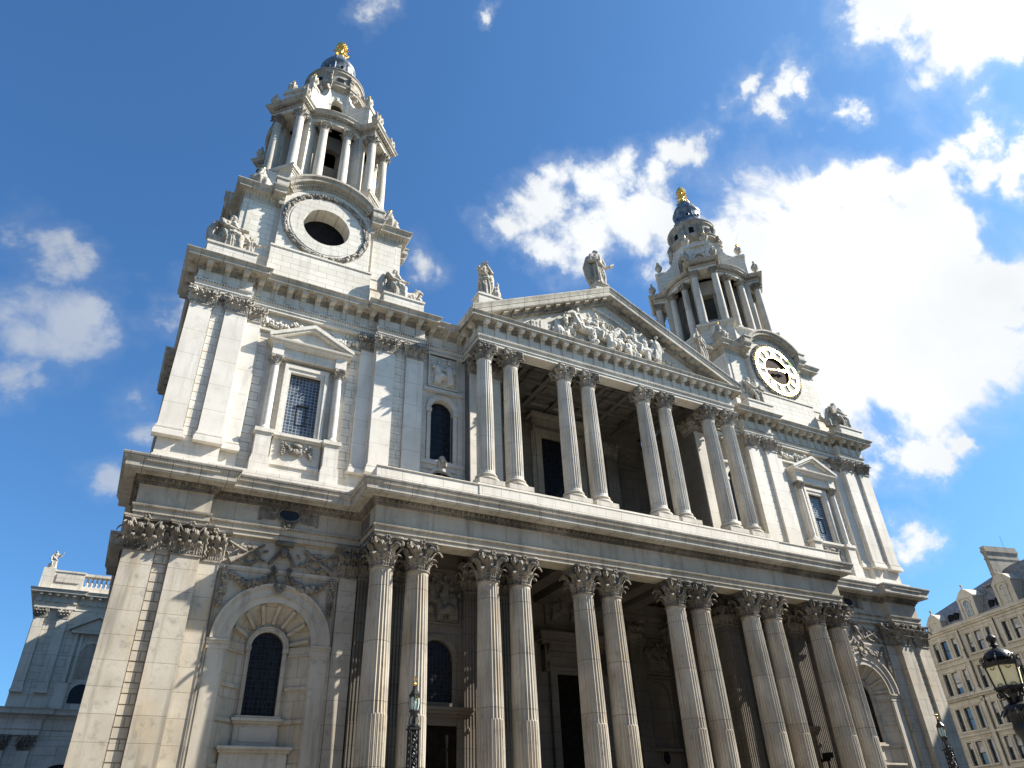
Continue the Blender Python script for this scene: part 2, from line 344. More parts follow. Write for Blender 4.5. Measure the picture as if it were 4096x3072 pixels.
def capital_round(H, rn, ra, comp=False):
    """Corinthian (or composite) capital on a round neck: z 0..H, abacus half width ra"""
    mb = MB(); n = 24
    mb.lathe([(rn*1.06, -.10), (rn*1.14, -.07), (rn*1.14, -.02), (rn*1.03, 0), (rn*.98, .1*H), (rn*.97, .5*H), (rn*1.1, .75*H), (rn*1.35, .88*H)], n)
    for k in range(8):
        a = 2*pi*k/8; leaf(mb, rn*cos(a), rn*sin(a), cos(a), sin(a), 0, .36*H, rn*.92, .15*H, .20*H)
    for k in range(8):
        a = 2*pi*(k+.5)/8; leaf(mb, rn*cos(a), rn*sin(a), cos(a), sin(a), .05*H, .63*H, rn*.94, .25*H, .24*H)
    for k in range(4):
        a = pi/4+k*pi/2; d = Vector((cos(a), sin(a), 0)); t = Vector((-sin(a), cos(a), 0))
        R = .23*H if comp else .125*H; zc = .74*H if comp else .80*H; e = rn*1.02+.30*H
        for sgn in (-1, 1):
            c = d*(e-.02)+t*(sgn*.055*H)+Vector((0, 0, zc))
            if comp:
                for q in (0,): spiral(mb, c, (d+t*(-.75*sgn)).normalized(), (0, 0, 1), R, 2.0, .05*H)
            else: spiral(mb, c, d, (0, 0, 1), R, 1.7, .036*H)
            mb.tube([d.lerp(t*sgn, .5)*(rn*1.0)+Vector((0, 0, .5*H)), d.lerp(t*sgn, .28)*(rn*1.32)+Vector((0, 0, .70*H)), c+Vector((0, 0, R*.95))-d*R*.3], [.05*H, .045*H, .04*H], 5)
        leaf(mb, d.x*rn, d.y*rn, d.x, d.y, .42*H, .33*H, rn*.5, .30*H, .10*H, 5)
        b = k*pi/2; f = Vector((cos(b), sin(b), 0)); ft = Vector((-sin(b), cos(b), 0))
        for sgn in (-1, 1): spiral(mb, f*(rn*1.22)+ft*(sgn*.09*H)+Vector((0, 0, .76*H)), ft*sgn, (0, 0, 1), .07*H, 1.4, .028*H, 10)
        for q in range(5):
            w = 2*pi*q/5; mb.blob(f*(ra*.90+.02)+ft*(.07*H*cos(w))+Vector((0, 0, .93*H+.07*H*sin(w))), (.05*H,)*3, 6, 4)
    pts = []
    for k in range(4):
        a = pi/4+k*pi/2
        for t in range(-4, 5):
            b = a+pi/4+t*pi/4*.94/4; x = t/4
            q = ra*1.36*(1-.33*(1-x*x)); pts.append((q*cos(b), q*sin(b)))
    m2 = [(x*.93, y*.93) for x, y in pts]
    mb.prism_z(m2, .885*H, .935*H); mb.prism_z(pts, .935*H, H)
    return mb
def capital_flat(H, w, comp=False, d=.3, left=True, right=True):
    """pilaster capital: front at y=0 facing -y, x -w/2..w/2, goes back d"""
    mb = MB(); hw = w/2
    mb.box(-hw-.05, hw+.05, -.06, d, -.09, -.01)
    mb.prism_z([(-hw, 0), (hw, 0), (hw, d), (-hw, d)], -.01, .7*H)
    mb.prism([(-hw, .7*H), (hw, .7*H), (hw+.1*H, .89*H), (-hw-.1*H, .89*H)], -.06, d)
    for x in (-.34, 0, .34): leaf(mb, x*w, 0, 0, -1, 0, .36*H, w*.40, .13*H, .19*H)
    for x in (-.5, -.17, .17, .5): leaf(mb, x*w, 0, 0, -1, .04*H, .63*H, w*.40, .20*H, .22*H)
    for sg in (-1, 1):
        if (sg < 0 and left) or (sg > 0 and right):
            for y in (.08, .24): leaf(mb, sg*hw, y, sg, 0, 0, .36*H, .26, .10*H, .14*H)
            leaf(mb, sg*hw, .14, sg, 0, .04*H, .62*H, .28, .14*H, .18*H)
        R = .25*H if comp else .135*H; c = Vector((sg*(hw+.02*H), -.20*H if comp else -.13*H, .73*H if comp else .79*H))
        spiral(mb, c, (sg*-1, -.25 if comp else -.9, 0), (0, 0, 1), R, 2.0, .05*H if comp else .038*H)
        if comp: spiral(mb, c+Vector((0, .07, 0)), (sg*-1, -.25, 0), (0, 0, 1), R, 2.0, .05*H)
        mb.tube([(sg*hw*.35, -.05, .55*H), (sg*hw*.6, -.14*H, .72*H), tuple(c+Vector((-sg*R*.4, 0, R*.95)))], [.045*H]*3, 5)
        spiral(mb, (sg*.09*H, -.14*H, .76*H), (sg, 0, 0), (0, 0, 1), .07*H, 1.4, .03*H, 10)
        leaf(mb, sg*hw*.96, 0, sg*.6, -.8, .45*H, .30*H, w*.22, .22*H, .1*H, 5)
    for q in range(5):
        t = 2*pi*q/5; mb.blob((.07*H*cos(t), -.20*H, .93*H+.07*H*sin(t)), (.05*H,)*3, 6, 4)
    e = hw+.22*H; pts = [(-e, -.24*H)]+[(-e+2*e*i/8, -.24*H+.10*H*(1-(2*i/8-1)**2)) for i in range(1, 8)]+[(e, -.24*H), (e, d), (-e, d)]
    mb.prism_z([(x*.94, y*.9 if y < 0 else y) for x, y in pts], .885*H, .935*H); mb.prism_z(pts, .935*H, H)
    return mb
def shaft(r0, r1, z0, z1, flutes=24, cable=None, spf=6):
    """fluted shaft with entasis; flutes are filled up to z = cable"""
    mb = MB(); n = flutes*spf; zs = [z0, z0+.12, z0+.2]
    N = 16; zs += [z0+.2+(z1-.35-z0-.2)*i/N for i in range(1, N+1)]; zs += [z1-.28, z1-.2, z1]
    if cable: zs += [cable-.03, cable+.03]
    zs.sort(); prof = []
    for z in zs:
        t = (z-z0)/(z1-z0); q = max(0, (t-.3)/.7); prof.append((r0+(r1-r0)*q**1.4, z))
    def mod(a, j, z):
        k = (a*flutes/(2*pi)) % 1
        if z < z0+.15 or z > z1-.22: return 1.0 if z0+.01 < z < z1-.01 else 1.05
        x = (k-.5)/.40
        if abs(x) >= 1: return 1.0
        d = .082*sqrt(1-x*x)
        if cable and z < cable: return 1-d+.088*max(0, 1-(x/.8)**2)**.5 if abs(x) < .8 else 1-d
        return 1-d
    mb.lathe(prof, n, mod=mod); return mb
def attic_base(r, h, pl):
    mb = MB(); mb.box(-pl, pl, -pl, pl, 0, h*.35)
    R = pl*.98; p = [(R*.97, h*.35)]+[(R-.14*h+.16*h*cos(a), h*.49+.14*h*sin(a)) for a in [-pi/2+pi*i/6 for i in range(7)]]+[(R-.2*h, h*.64), (R-.3*h, h*.70), (R-.26*h, h*.76)]+[(r*1.08+.09*h*cos(a), h*.86+.09*h*sin(a)) for a in [-pi/2+pi*i/5 for i in range(6)]]+[(r*1.04, h)]
    mb.lathe(p, 32); return mb
def festoon(mb, x0, z0, x1, z1, sag, y, r=.13, n=16, seed=0, thick=True):
    rnd = random.Random(seed)
    for i in range(n+1):
        t = i/n; x = x0+(x1-x0)*t; z = z0+(z1-z0)*t-sag*4*t*(1-t); k = r*(.65+.6*sin(pi*t)) if thick else r
        for q in range(3): mb.blob((x+rnd.uniform(-.6, .6)*k, y-k*.5*rnd.random(), z+rnd.uniform(-.7, .7)*k), (k*rnd.uniform(.45, .8), k*.6, k*rnd.uniform(.45, .8)), 6, 4)
def drop(mb, x, z0, z1, y, r=.13, seed=0):
    rnd = random.Random(seed); n = max(3, int(abs(z1-z0)/(r*.8)))
    for i in range(n+1):
        t = i/n; k = r*(1-.35*abs(t-.4))
        for q in range(3): mb.blob((x+rnd.uniform(-.8, .8)*k, y-k*.5*rnd.random(), z0+(z1-z0)*t), (k*rnd.uniform(.5, .85), k*.6, k*.6), 6, 4)
def figure_soup(mb, x, z, h, y, seed, seated=False, face=1):
    """one low-relief robed figure"""
    r = random.Random(seed)
    mb.tube([(x+r.uniform(-.05, .05)*h, y, z), (x+face*.05*h, y-.03*h, z+.35*h), (x, y-.05*h, z+.62*h), (x+face*.03*h, y-.04*h, z+.8*h)], [.15*h, .17*h, .15*h, .08*h], 7)
    mb.blob((x+face*.05*h, y-.10*h, z+.92*h), (.065*h, .07*h, .085*h))
    for sg in (-1, 1):
        e = (x+sg*.2*h, y-.10*h, z+r.uniform(.5, .75)*h); mb.tube([(x+sg*.1*h, y-.06*h, z+.76*h), e, (x+sg*.2*h+face*r.uniform(0, .18)*h, y-.14*h, z+r.uniform(.45, .95)*h)], [.055*h, .045*h, .03*h], 6)
    for q in range(4): a = r.uniform(-.14, .14)*h; mb.tube([(x+a, y-.12*h, z+.02*h), (x+a*.7, y-.15*h, z+.3*h), (x+a*.3, y-.14*h, z+.55*h)], [.03*h, .035*h, .02*h], 5)
    if seated: mb.blob((x+face*.15*h, y-.12*h, z+.3*h), (.2*h, .14*h, .15*h))
def relief_panel(x0, x1, z0, z1, y, seed, parent, mat, depth=.1, count=4):
    mb = MB(); r = random.Random(seed); w = x1-x0; H = z1-z0
    mb.box(x0, x1, y-.02, y+.14, z0, z1)
    for i in range(count):
        h_ = H*r.uniform(.72, .86) if count < 4 else H*r.uniform(.5, .66); figure_soup(mb, x0+w*((.26+.48*i) if count == 2 else (.14+.72*i/max(1, count-1))), z0+H*r.uniform(.02, .08)+(H*.3 if i % 2 and count > 3 else 0), h_, y-.05, seed*9+i, i % 2 == 0, 1 if i < count/2 else -1)
    for i in range(int(7*w*H/3)+6): mb.blob((r.uniform(x0+.1, x1-.1), y, r.uniform(z0+.1, z1-.1)), (r.uniform(.05, .2), .11, r.uniform(.05, .16)), 8, 6, Matrix.Rotation(r.uniform(0, 3), 3, 'Y'))
    for i in range(int(5*w*H/3)+4): xx, zz_ = r.uniform(x0+.2, x1-.2), r.uniform(z0+.2, z1-.3); mb.tube([(xx, y-.08, zz_), (xx+r.uniform(-.15, .15), y-.13, zz_+.15), (xx+r.uniform(-.25, .25), y-.06, zz_+.3)], [.04, .05, .025], 5)
    o = remesh(mb, .036 if z0 > 20 else .045, .012, seed).build('relief_panel', mat, parent, True, ang=60)
    f = MB(); b = .1
    f.box(x0-b, x1+b, y-.09, y+.14, z0-b, z0); f.box(x0-b, x1+b, y-.09, y+.14, z1, z1+b); f.box(x0-b, x0, y-.09, y+.14, z0, z1); f.box(x1, x1+b, y-.09, y+.14, z0, z1)
    f.build('frame', WHITE if z0 > 20 else DIM, o); return o
def arch_pts(cx, hw, zb, zs, n=14):       # outline of an arched opening, from lower left over the top to lower right
    return [(cx-hw, zb)]+[(cx-hw*cos(pi*i/n), zs+hw*sin(pi*i/n)) for i in range(n+1)]+[(cx+hw, zb)]
def wall_open(mb, x0, x1, z0, z1, y, th, ops):
    """wall slab (front at y) with openings (cx, half width, bottom, spring or top, arched)"""
    ops = sorted(ops); xs = x0
    for cx, hw, zb, zs, ar in ops:
        if cx-hw > xs: mb.box(xs, cx-hw, y, y+th, z0, z1)
        if zb > z0: mb.box(cx-hw, cx+hw, y, y+th, z0, zb)
        if ar:
            n = 14; a = arch_pts(cx, hw, zs, zs, n)[1:-1]
            for i in range(n):
                mb.prism([a[i], a[i+1], (a[i+1][0], z1), (a[i][0], z1)], y, y+th)
        elif zs < z1: mb.box(cx-hw, cx+hw, y, y+th, zs, z1)
        xs = cx+hw
    if xs < x1: mb.box(xs, x1, y, y+th, z0, z1)
def arch_ring(mb, cx, zs, r0, r1, y0, y1, n=20, a0=0, a1=pi):
    P = [(cx+r0*cos(a0+(a1-a0)*i/n), zs+r0*sin(a0+(a1-a0)*i/n)) for i in range(n+1)]; Q = [(cx+r1*cos(a0+(a1-a0)*i/n), zs+r1*sin(a0+(a1-a0)*i/n)) for i in range(n+1)]
    for i in range(n): mb.prism([P[i], P[i+1], Q[i+1], Q[i]], y0, y1)
def rustic(mb, x0, x1, z0, z1, y, course, bl, proud=.06, gap=.045, holes=()):
    """channelled masonry blocks standing proud of a wall"""
    z = z0; r = 0
    while z < z1-.1:
        zt = min(z+course, z1); x = x0-(bl*.5 if r % 2 else 0)
        while x < x1-.02:
            xa, xb = max(x, x0), min(x+bl, x1)
            segs = [(xa, xb)]
            for hx0, hx1, hz0, hz1 in holes:
                if zt > hz0+.05 and z < hz1-.05:
                    ns = []
                    for a, b in segs:
                        if b <= hx0 or a >= hx1: ns.append((a, b)); continue
                        if a < hx0: ns.append((a, hx0))
                        if b > hx1: ns.append((hx1, b))
                    segs = ns
            for a, b in segs:
                if b-a > .08: mb.box(a+gap/3, b-gap/3, y-proud, y+.05, z+gap/2, zt-gap/2)
            x += bl
        z += course; r += 1

# ================================================================ CATHEDRAL
church = empty('cathedral', (0, 0, 0))
tag(church, 'pale stone baroque cathedral with two bell towers and a two storey portico', 'cathedral')
CX = (15.94, 14.08, 10.10, 8.22, 4.20, 2.31)         # column axes, either side of the middle
TX = 20.53                                           # tower axis
LCAP, LTOP = 13.97, 15.42                            # lower astragal / abacus top
UCAP, UTOP = 28.25, 29.28
SG = (-1, 1)

# ---- lower storey walls
for s in SG:
    mb = MB()
    mb.box(s*24.2, s*27.2, 1.66, 5, 0, 18); mb.box(s*17, s*26.9, 3.6, 40, 0, 17.9); mb.box(s*24.4, s*27.15, 12.1, 15.5, 0, 18)
    mb.box(s*23.2, s*24.3, 2.1, 3.7, 0, 18); mb.box(s*16.62, s*17.52, 2.1, 3.7, 0, 18)
    cx = s*20.37; wall_open(mb, min(s*17.5, s*23.22), max(s*17.5, s*23.22), 0, 18, 2.1, .62, [(cx, 1.85, 2.5, 10.55, True)])
    wall_open(mb, cx-2.2, cx+2.2, 0, 13, 2.85, .25, [(cx, .74, 7.5, 10.45, True)])
    # splayed, coffered niche head and jambs
    for i in range(14):
        a0, a1 = pi*i/14, pi*(i+1)/14
        def q(a, r, y): return (cx+r*cos(a), y, 10.55+r*sin(a))
        mb.add([q(a0, 1.86, 2.2), q(a1, 1.86, 2.2), q(a1, 1.05, 2.84), q(a0, 1.05, 2.84)], [(0, 1, 2, 3)])
        if i % 2 == 0:
            am = (a0+a1)/2; w = .045
            P = [q(am-w, 1.74, 2.06), q(am+w, 1.74, 2.06), q(am+w*1.6, .99, 2.70), q(am-w*1.6, .99, 2.70)]; B = [(x, y+.22, z+.02) for x, y, z in P]
            mb.add(P+B, [(0, 1, 2, 3), (0, 4, 5, 1), (1, 5, 6, 2), (2, 6, 7, 3), (3, 7, 4, 0)])
    for t in SG:
        mb.add([(cx+t*1.86, 2.2, 2.5), (cx+t*1.86, 2.2, 10.55), (cx+t*1.05, 2.84, 10.55), (cx+t*1.05, 2.84, 2.5)], [(0, 1, 2, 3)])
        for z in (10.1, 8.6, 7.2, 5.4):      # impost and jamb panels following the splay
            h = .42 if z > 10 else .16
            P = [(cx+t*1.84, 2.12, z), (cx+t*1.02, 2.74, z), (cx+t*1.02, 2.74, z+h), (cx+t*1.84, 2.12, z+h)]; B = [(x, y+.12, zz) for x, y, zz in P]
            mb.add(P+B, [(0, 1, 2, 3), (0, 4, 5, 1), (1, 5, 6, 2), (2, 6, 7, 3), (3, 7, 4, 0)])
    rustic(mb, min(s*25.47, s*26.08), max(s*25.47, s*26.08), .4, 15.2, 1.66, .42, .75, .06, .05)
    mb.box(s*16.7, s*27.6, 1.2, 1.6, 0, 2.2)
    mb.box(cx-2.9, cx+2.9, 1.9, 2.2, 0, 2.4)
    mb.build('wall', BUFF, church, label='lower storey wall of weathered buff stone')
mb = MB()
for s in SG:                                          # portico side bays and the deep centre
    a, b = sorted((s*7.79, s*16.64)); wall_open(mb, a, b, 0, 17.9, 2.1, .75, [(s*12.08, .86, 8.35, 10.5, True)] )
    mb.box(s*7.8, s*9.0, 2.86, 8.4, 0, 18)
    rr = sorted((s*5.62, s*7.44)); 
wall_open(mb, -7.82, 7.82, 0, 18, 7.9, .6, [(-6.53, .92, 7.5, 10.65, True), (0, 1.5, 0, 11.5, False), (6.53, .92, 7.5, 10.65, True)])
for s in SG:
    mb.box(s*6.53-.95, s*6.53+.95, 8.3, 8.8, 6.9, 11.8)
    for i in range(8):                                # curved niche backs
        a0, a1 = pi*i/8, pi*(i+1)/8
        mb.add([(s*6.53-.93*cos(a0), 7.92+.42*sin(a0), 7.5), (s*6.53-.93*cos(a1), 7.92+.42*sin(a1), 7.5), (s*6.53-.93*cos(a1), 7.92+.42*sin(a1), 11.6), (s*6.53-.93*cos(a0), 7.92+.42*sin(a0), 11.6)], [(0, 1, 2, 3)])
    mb.box(s*6.53-1.25, s*6.53+1.25, 7.6, 7.95, 7.25, 7.45); mb.box(s*6.53-1.3, s*6.53+1.3, 7.62, 7.95, 11.68, 11.8)
    mb.box(s*3.9, s*7.8, 7.4, 7.95, 15.45, 15.75); mb.box(s*3.9, s*7.8, 7.3, 7.95, 16.1, 16.5); mb.box(s*3.9, s*7.8, 7.55, 7.95, 15.75, 16.1)
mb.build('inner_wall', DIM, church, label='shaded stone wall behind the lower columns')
mb = MB()                                             # ceilings of the lower portico with coffers
mb.box(-7.8, 7.8, .5, 8.4, 17.45, 18); 
for s in SG: mb.box(s*7.8, s*16.6, .5, 2.2, 16.2, 18)
for i in range(9): x = -7.6+i*1.9; mb.box(x-.14, x+.14, .56, 7.9, 17.15, 17.46)
for j in range(4): mb.box(-7.7, 7.7, 1.4+j*1.8-.14, 1.4+j*1.8+.14, 17.18, 17.47)
for s in SG:
    for c in CX[:4]: mb.box(s*c-.5, s*c+.5, .5, 2.15, 15.46, 16.6)
    mb.box(s*8.22-.5, s*8.22+.4, 2.1, 7.95, 15.47, 17.5)
    for c in (CX[4], CX[5]): mb.box(s*c-.5, s*c+.5, .5, 7.95, 15.9, 17.5)
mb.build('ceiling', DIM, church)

# ---- lower entablature and portico cornice
def half(path): return path+[(-x, y) for x, y in reversed(path)]
LP = half([(-26.9, 40), (-26.9, 16), (-27.4, 16), (-27.4, 11.9), (-26.9, 11.9), (-26.9, 4.8), (-27.4, 4.8), (-27.4, 1.45), (-24.15, 1.45), (-24.15, 1.9), (-16.58, 1.9), (-16.58, -.52)])
prof = [(-.6, 15.42), (0, 15.42), (0, 15.64), (.04, 15.65), (.04, 15.90), (.07, 15.91), (.11, 15.97), (.13, 16.05), (0, 16.09)]
mb = MB(); mb.sweep(LP, prof); mb.box(-16.55, 16.55, -.46, .55, 15.43, 17.9)
for s in SG: mb.box(s*24.2, s*27.3, 1.5, 4.6, 15.44, 18); mb.box(s*16.6, s*24.3, 1.95, 3.7, 15.45, 18)
ent = mb.build('entablature', FRIEZE, church)
mb = MB(); mb.sweep(LP, [(0, 16.09), (0, 17.0), (.05, 17.02)]); mb.build('frieze', FRIEZE, ent)
mb = MB(); mb.sweep(LP, [(.05, 17.02), (.10, 17.12), (.12, 17.17), (.20, 17.2), (.24, 17.36), (.30, 17.4)])
mb.along(LP, .12, .17, lambda m: m.box(-.05, .05, -.04, .03, 17.03, 17.15), marg=.05)
mb.along(LP, .25, .30, lambda m: (m.blob((0, -.03, 17.29), (.085, .07, .11), 6, 4), m.box(.13, .17, -.06, .05, 17.2, 17.38)), marg=.05)
mb.along(LP, .09, .13, lambda m: m.box(-.04, .04, -.05, .02, 15.92, 16.0), marg=.05)
mb.along(LP, .03, .11, lambda m: m.box(-.03, .03, -.035, .02, 15.62, 15.67), marg=.05)
mb.build('bed_moulding', BCARVE, ent)
mb = MB(); mb.sweep(LP, [(.30, 17.4), (.36, 17.44), (.80, 17.46), (.80, 17.52), (.83, 17.53), (.83, 17.80), (.86, 17.83), (.90, 17.84), (.93, 17.92), (.99, 18.02), (1.02, 18.10), (1.02, 18.14), (-.6, 18.2)])
mb.along(LP, .89, .12, lambda m: m.box(-.035, .035, -.05, .02, 17.83, 17.89), marg=.05)
mb.build('cornice', CORN, ent)
mb = MB()
mb.box(-16.9, 16.9, -1.15, 3, 18.16, 18.93); mb.box(-11.1, 11.1, -1.19, -1.0, 18.16, 18.90); mb.box(-16.92, 16.92, -1.21, -1.0, 18.93, 18.97)
mb.box(-11, 11, -.82, 8.2, 18.6, 19.26); mb.box(-13.5, 13.5, 0, 8.4, 18, 19.2)
for s in SG: mb.box(s*13, s*27.3, 1.2, 4, 18.1, 18.6)
mb.build('parapet', TOWER, church)

# ---- lower columns
mat2 = [BSHAFT, BCARVE]
sh = shaft(.655, .555, 3.25, LCAP, 24, 7.3).build('column', BSHAFT, church, True, ang=50)
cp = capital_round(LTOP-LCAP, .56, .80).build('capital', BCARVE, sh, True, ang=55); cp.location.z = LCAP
bs = attic_base(.655, .75, .95).build('base', BSHAFT, sh, True); bs.location.z = 2.5
first = True
for s in SG:
    for c in CX:
        o = sh if first else dup(sh, church)
        o.location = (s*c, 0, 0); first = False
# ---- upper columns
su = shaft(.535, .455, 20.15, UCAP, 24, None).build('column', WSHAFT, church, True, ang=50)
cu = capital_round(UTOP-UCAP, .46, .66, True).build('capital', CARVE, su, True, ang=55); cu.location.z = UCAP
bu = attic_base(.535, .85, .80).build('base', WSHAFT, su, True); bu.location.z = 19.3
first = True
for s in SG:
    for c in CX[2:]:
        o = su if first else dup(su, church)
        o.location = (s*c, 0, 0); first = False
# ---- pilasters (shaft with capital and base children)
_pc = {}
def pilaster(x0, x1, y, z0, z1, capH, comp, mat, cmat, depth=.35, base=.55, left=True, right=True, fluted=False, rz=0, at=None):
    w = abs(x1-x0); key = (round(w, 2), z0, z1, comp, mat.name, left, right, fluted, depth)
    if key not in _pc:
        mb = MB(); hw = w/2
        if fluted:
            n = 7; f = hw*2/n
            mb.box(-hw, hw, .05, depth, z0, z1)
            for i in range(n+1): x = -hw+i*f; mb.box(max(-hw, x-f*.22), min(hw, x+f*.22), 0, .06, z0+.3, z1-.2)
            mb.box(-hw, hw, 0, .06, z0, z0+.3); mb.box(-hw, hw, 0, .06, z1-.2, z1)
            if z1 < 20: mb.box(-hw+.02, hw-.02, .025, .06, z0+.3, 7.3)
        else: mb.box(-hw, hw, 0, depth, z0, z1)
        me = mb.mesh('pilaster', mat)
        mc = capital_flat(capH, w, comp, depth, left, right).mesh('capital', cmat, True, 55)
        b = MB()
        for e, a, c in ((.14, 0, .32), (.12, .32, .36), (.10, .36, .5), (.05, .5, .56), (.07, .56, .68), (.02, .68, .8)): b.box(-hw-e, hw+e, -e, depth, z0-.3+a*base, z0-.3+c*base)
        mbm = b.mesh('base', mat); _pc[key] = (me, mc, mbm)
    me, mc, mbm = _pc[key]
    o = bpy.data.objects.new('pilaster', me); COL.objects.link(o); o.parent = church
    o.location = ((x0+x1)/2, y, 0) if at is None else at; o.rotation_euler.z = rz
    c = bpy.data.objects.new('capital', mc); COL.objects.link(c); c.parent = o; c.location.z = z1
    b = bpy.data.objects.new('base', mbm); COL.objects.link(b); b.parent = o
    return o
for s in SG:
    for a, b in ((26.1, 27.4), (24.18, 25.45)): pilaster(s*a, s*b, 1.45, 3.2, LCAP, LTOP-LCAP, False, BPIL, BCARVE)
    pilaster(s*23.25, s*24.17, 1.9, 3.2, LCAP, LTOP-LCAP, False, BPIL, BCARVE, left=s > 0 or True)
    pilaster(s*16.6, s*17.5, 1.9, 3.2, LCAP, LTOP-LCAP, False, BPIL, BCARVE)
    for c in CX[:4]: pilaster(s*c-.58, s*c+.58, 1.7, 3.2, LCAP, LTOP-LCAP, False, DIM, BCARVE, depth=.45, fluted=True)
    pilaster(0, 1.15, 0, 3.2, LCAP, LTOP-LCAP, False, DIM, BCARVE, depth=.2, fluted=True, rz=s*-pi/2, at=(s*7.66, 2.35, 0))
    pilaster(0, 1.15, 0, 3.2, LCAP, LTOP-LCAP, False, DIM, BCARVE, depth=.2, fluted=True, rz=s*-pi/2, at=(s*7.66, 6.9, 0))
    pilaster(s*4.4, s*5.45, 7.6, 3.2, LCAP, LTOP-LCAP, False, DIM, BCARVE, fluted=True)
    pilaster(s*7.62, s*7.82, 7.6, 3.2, LCAP, LTOP-LCAP, False, DIM, BCARVE, fluted=True)
    for a, b in ((26.22, 27.4), (24.38, 25.52), (15.46, 16.64), (13.58, 14.70)): pilaster(s*a, s*b, 1.55, 20.1, UCAP, UTOP-UCAP, True, WPIL, CARVE, base=.75)
    for a, b in ((23.5, 24.37), (16.65, 17.5)): pilaster(s*a, s*b, 1.95, 20.1, UCAP, UTOP-UCAP, True, WPIL, CARVE, base=.75)
    for a, b in ((8.2, 9.15), (9.42, 10.38)): pilaster(s*a, s*b, 1.5, 20.1, UCAP, UTOP-UCAP, True, WPIL, CARVE, base=.75)
    pilaster(0, 1.0, 0, 20.1, UCAP, UTOP-UCAP, True, UDIM, CARVE, depth=.2, rz=s*-pi/2, at=(s*8.06, 2.1, 0))
    pilaster(0, 1.0, 0, 20.1, UCAP, UTOP-UCAP, True, UDIM, CARVE, depth=.2, rz=s*-pi/2, at=(s*8.06, 6.9, 0))
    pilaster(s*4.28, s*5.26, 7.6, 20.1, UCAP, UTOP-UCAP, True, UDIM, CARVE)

m = MB(); m.box(13.35, 13.55, 1.1, 1.7, 6.1, 6.25); m.box(13.3, 13.62, .9, 1.45, 6.25, 6.55); m.tube([(13.45, 1.2, 5.5), (13.45, 1.2, 6.1)], .05, 6); m.build('security_camera', IRON, church)
m = MB(); m.tube([(-23.27, 1.86, 0), (-23.27, 1.86, 14.0)], .022, 5); m.build('lightning_conductor', LEAD, church)
# ---- lower bay windows, arches and carvings
def arched_window(cx, hw, zb, zs, y, gm, parent=church, fr=None, fw_=.2, proud=.1, name='window'):
    g = MB(); g.prism(arch_pts(cx, hw+.03, zb-.02, zs), y+.05, y+.10); w = g.build(name, gm, parent)
    if fr:
        f = MB(); arch_ring(f, cx, zs, hw, hw+fw_, y-proud-.15, y+.02, 16); arch_ring(f, cx, zs, hw+fw_, hw+fw_+.06, y-proud-.2, y+.02, 16)
        for t in SG: f.box(cx+t*hw, cx+t*(hw+fw_), y-proud-.15, y+.02, zb, zs); f.box(cx+t*(hw-.02), cx+t*(hw+fw_+.07), y-proud-.2, y+.02, zs-.16, zs)
        f.box(cx-hw-fw_-.1, cx+hw+fw_+.1, y-proud-.25, y+.02, zb-.2, zb); f.build('frame', fr, w)
    b = MB()
    n = int(2*hw/.4)
    b.tube([(p[0], y+.03, p[1]) for p in arch_pts(cx, hw-.02, zb, zs)], .025, 4)
    for i in range(1, n): x = cx-hw+2*hw*i/n; b.box(x-.012, x+.012, y+.02, y+.06, zb, zs+sqrt(max(0, hw*hw-(x-cx)**2)))
    z = zb+.42
    while z < zs+hw-.1: b.box(cx-hw, cx+hw, y+.02, y+.06, z-.014, z+.014); z += .42
    b.build('glazing_bars', IRON, w); return w
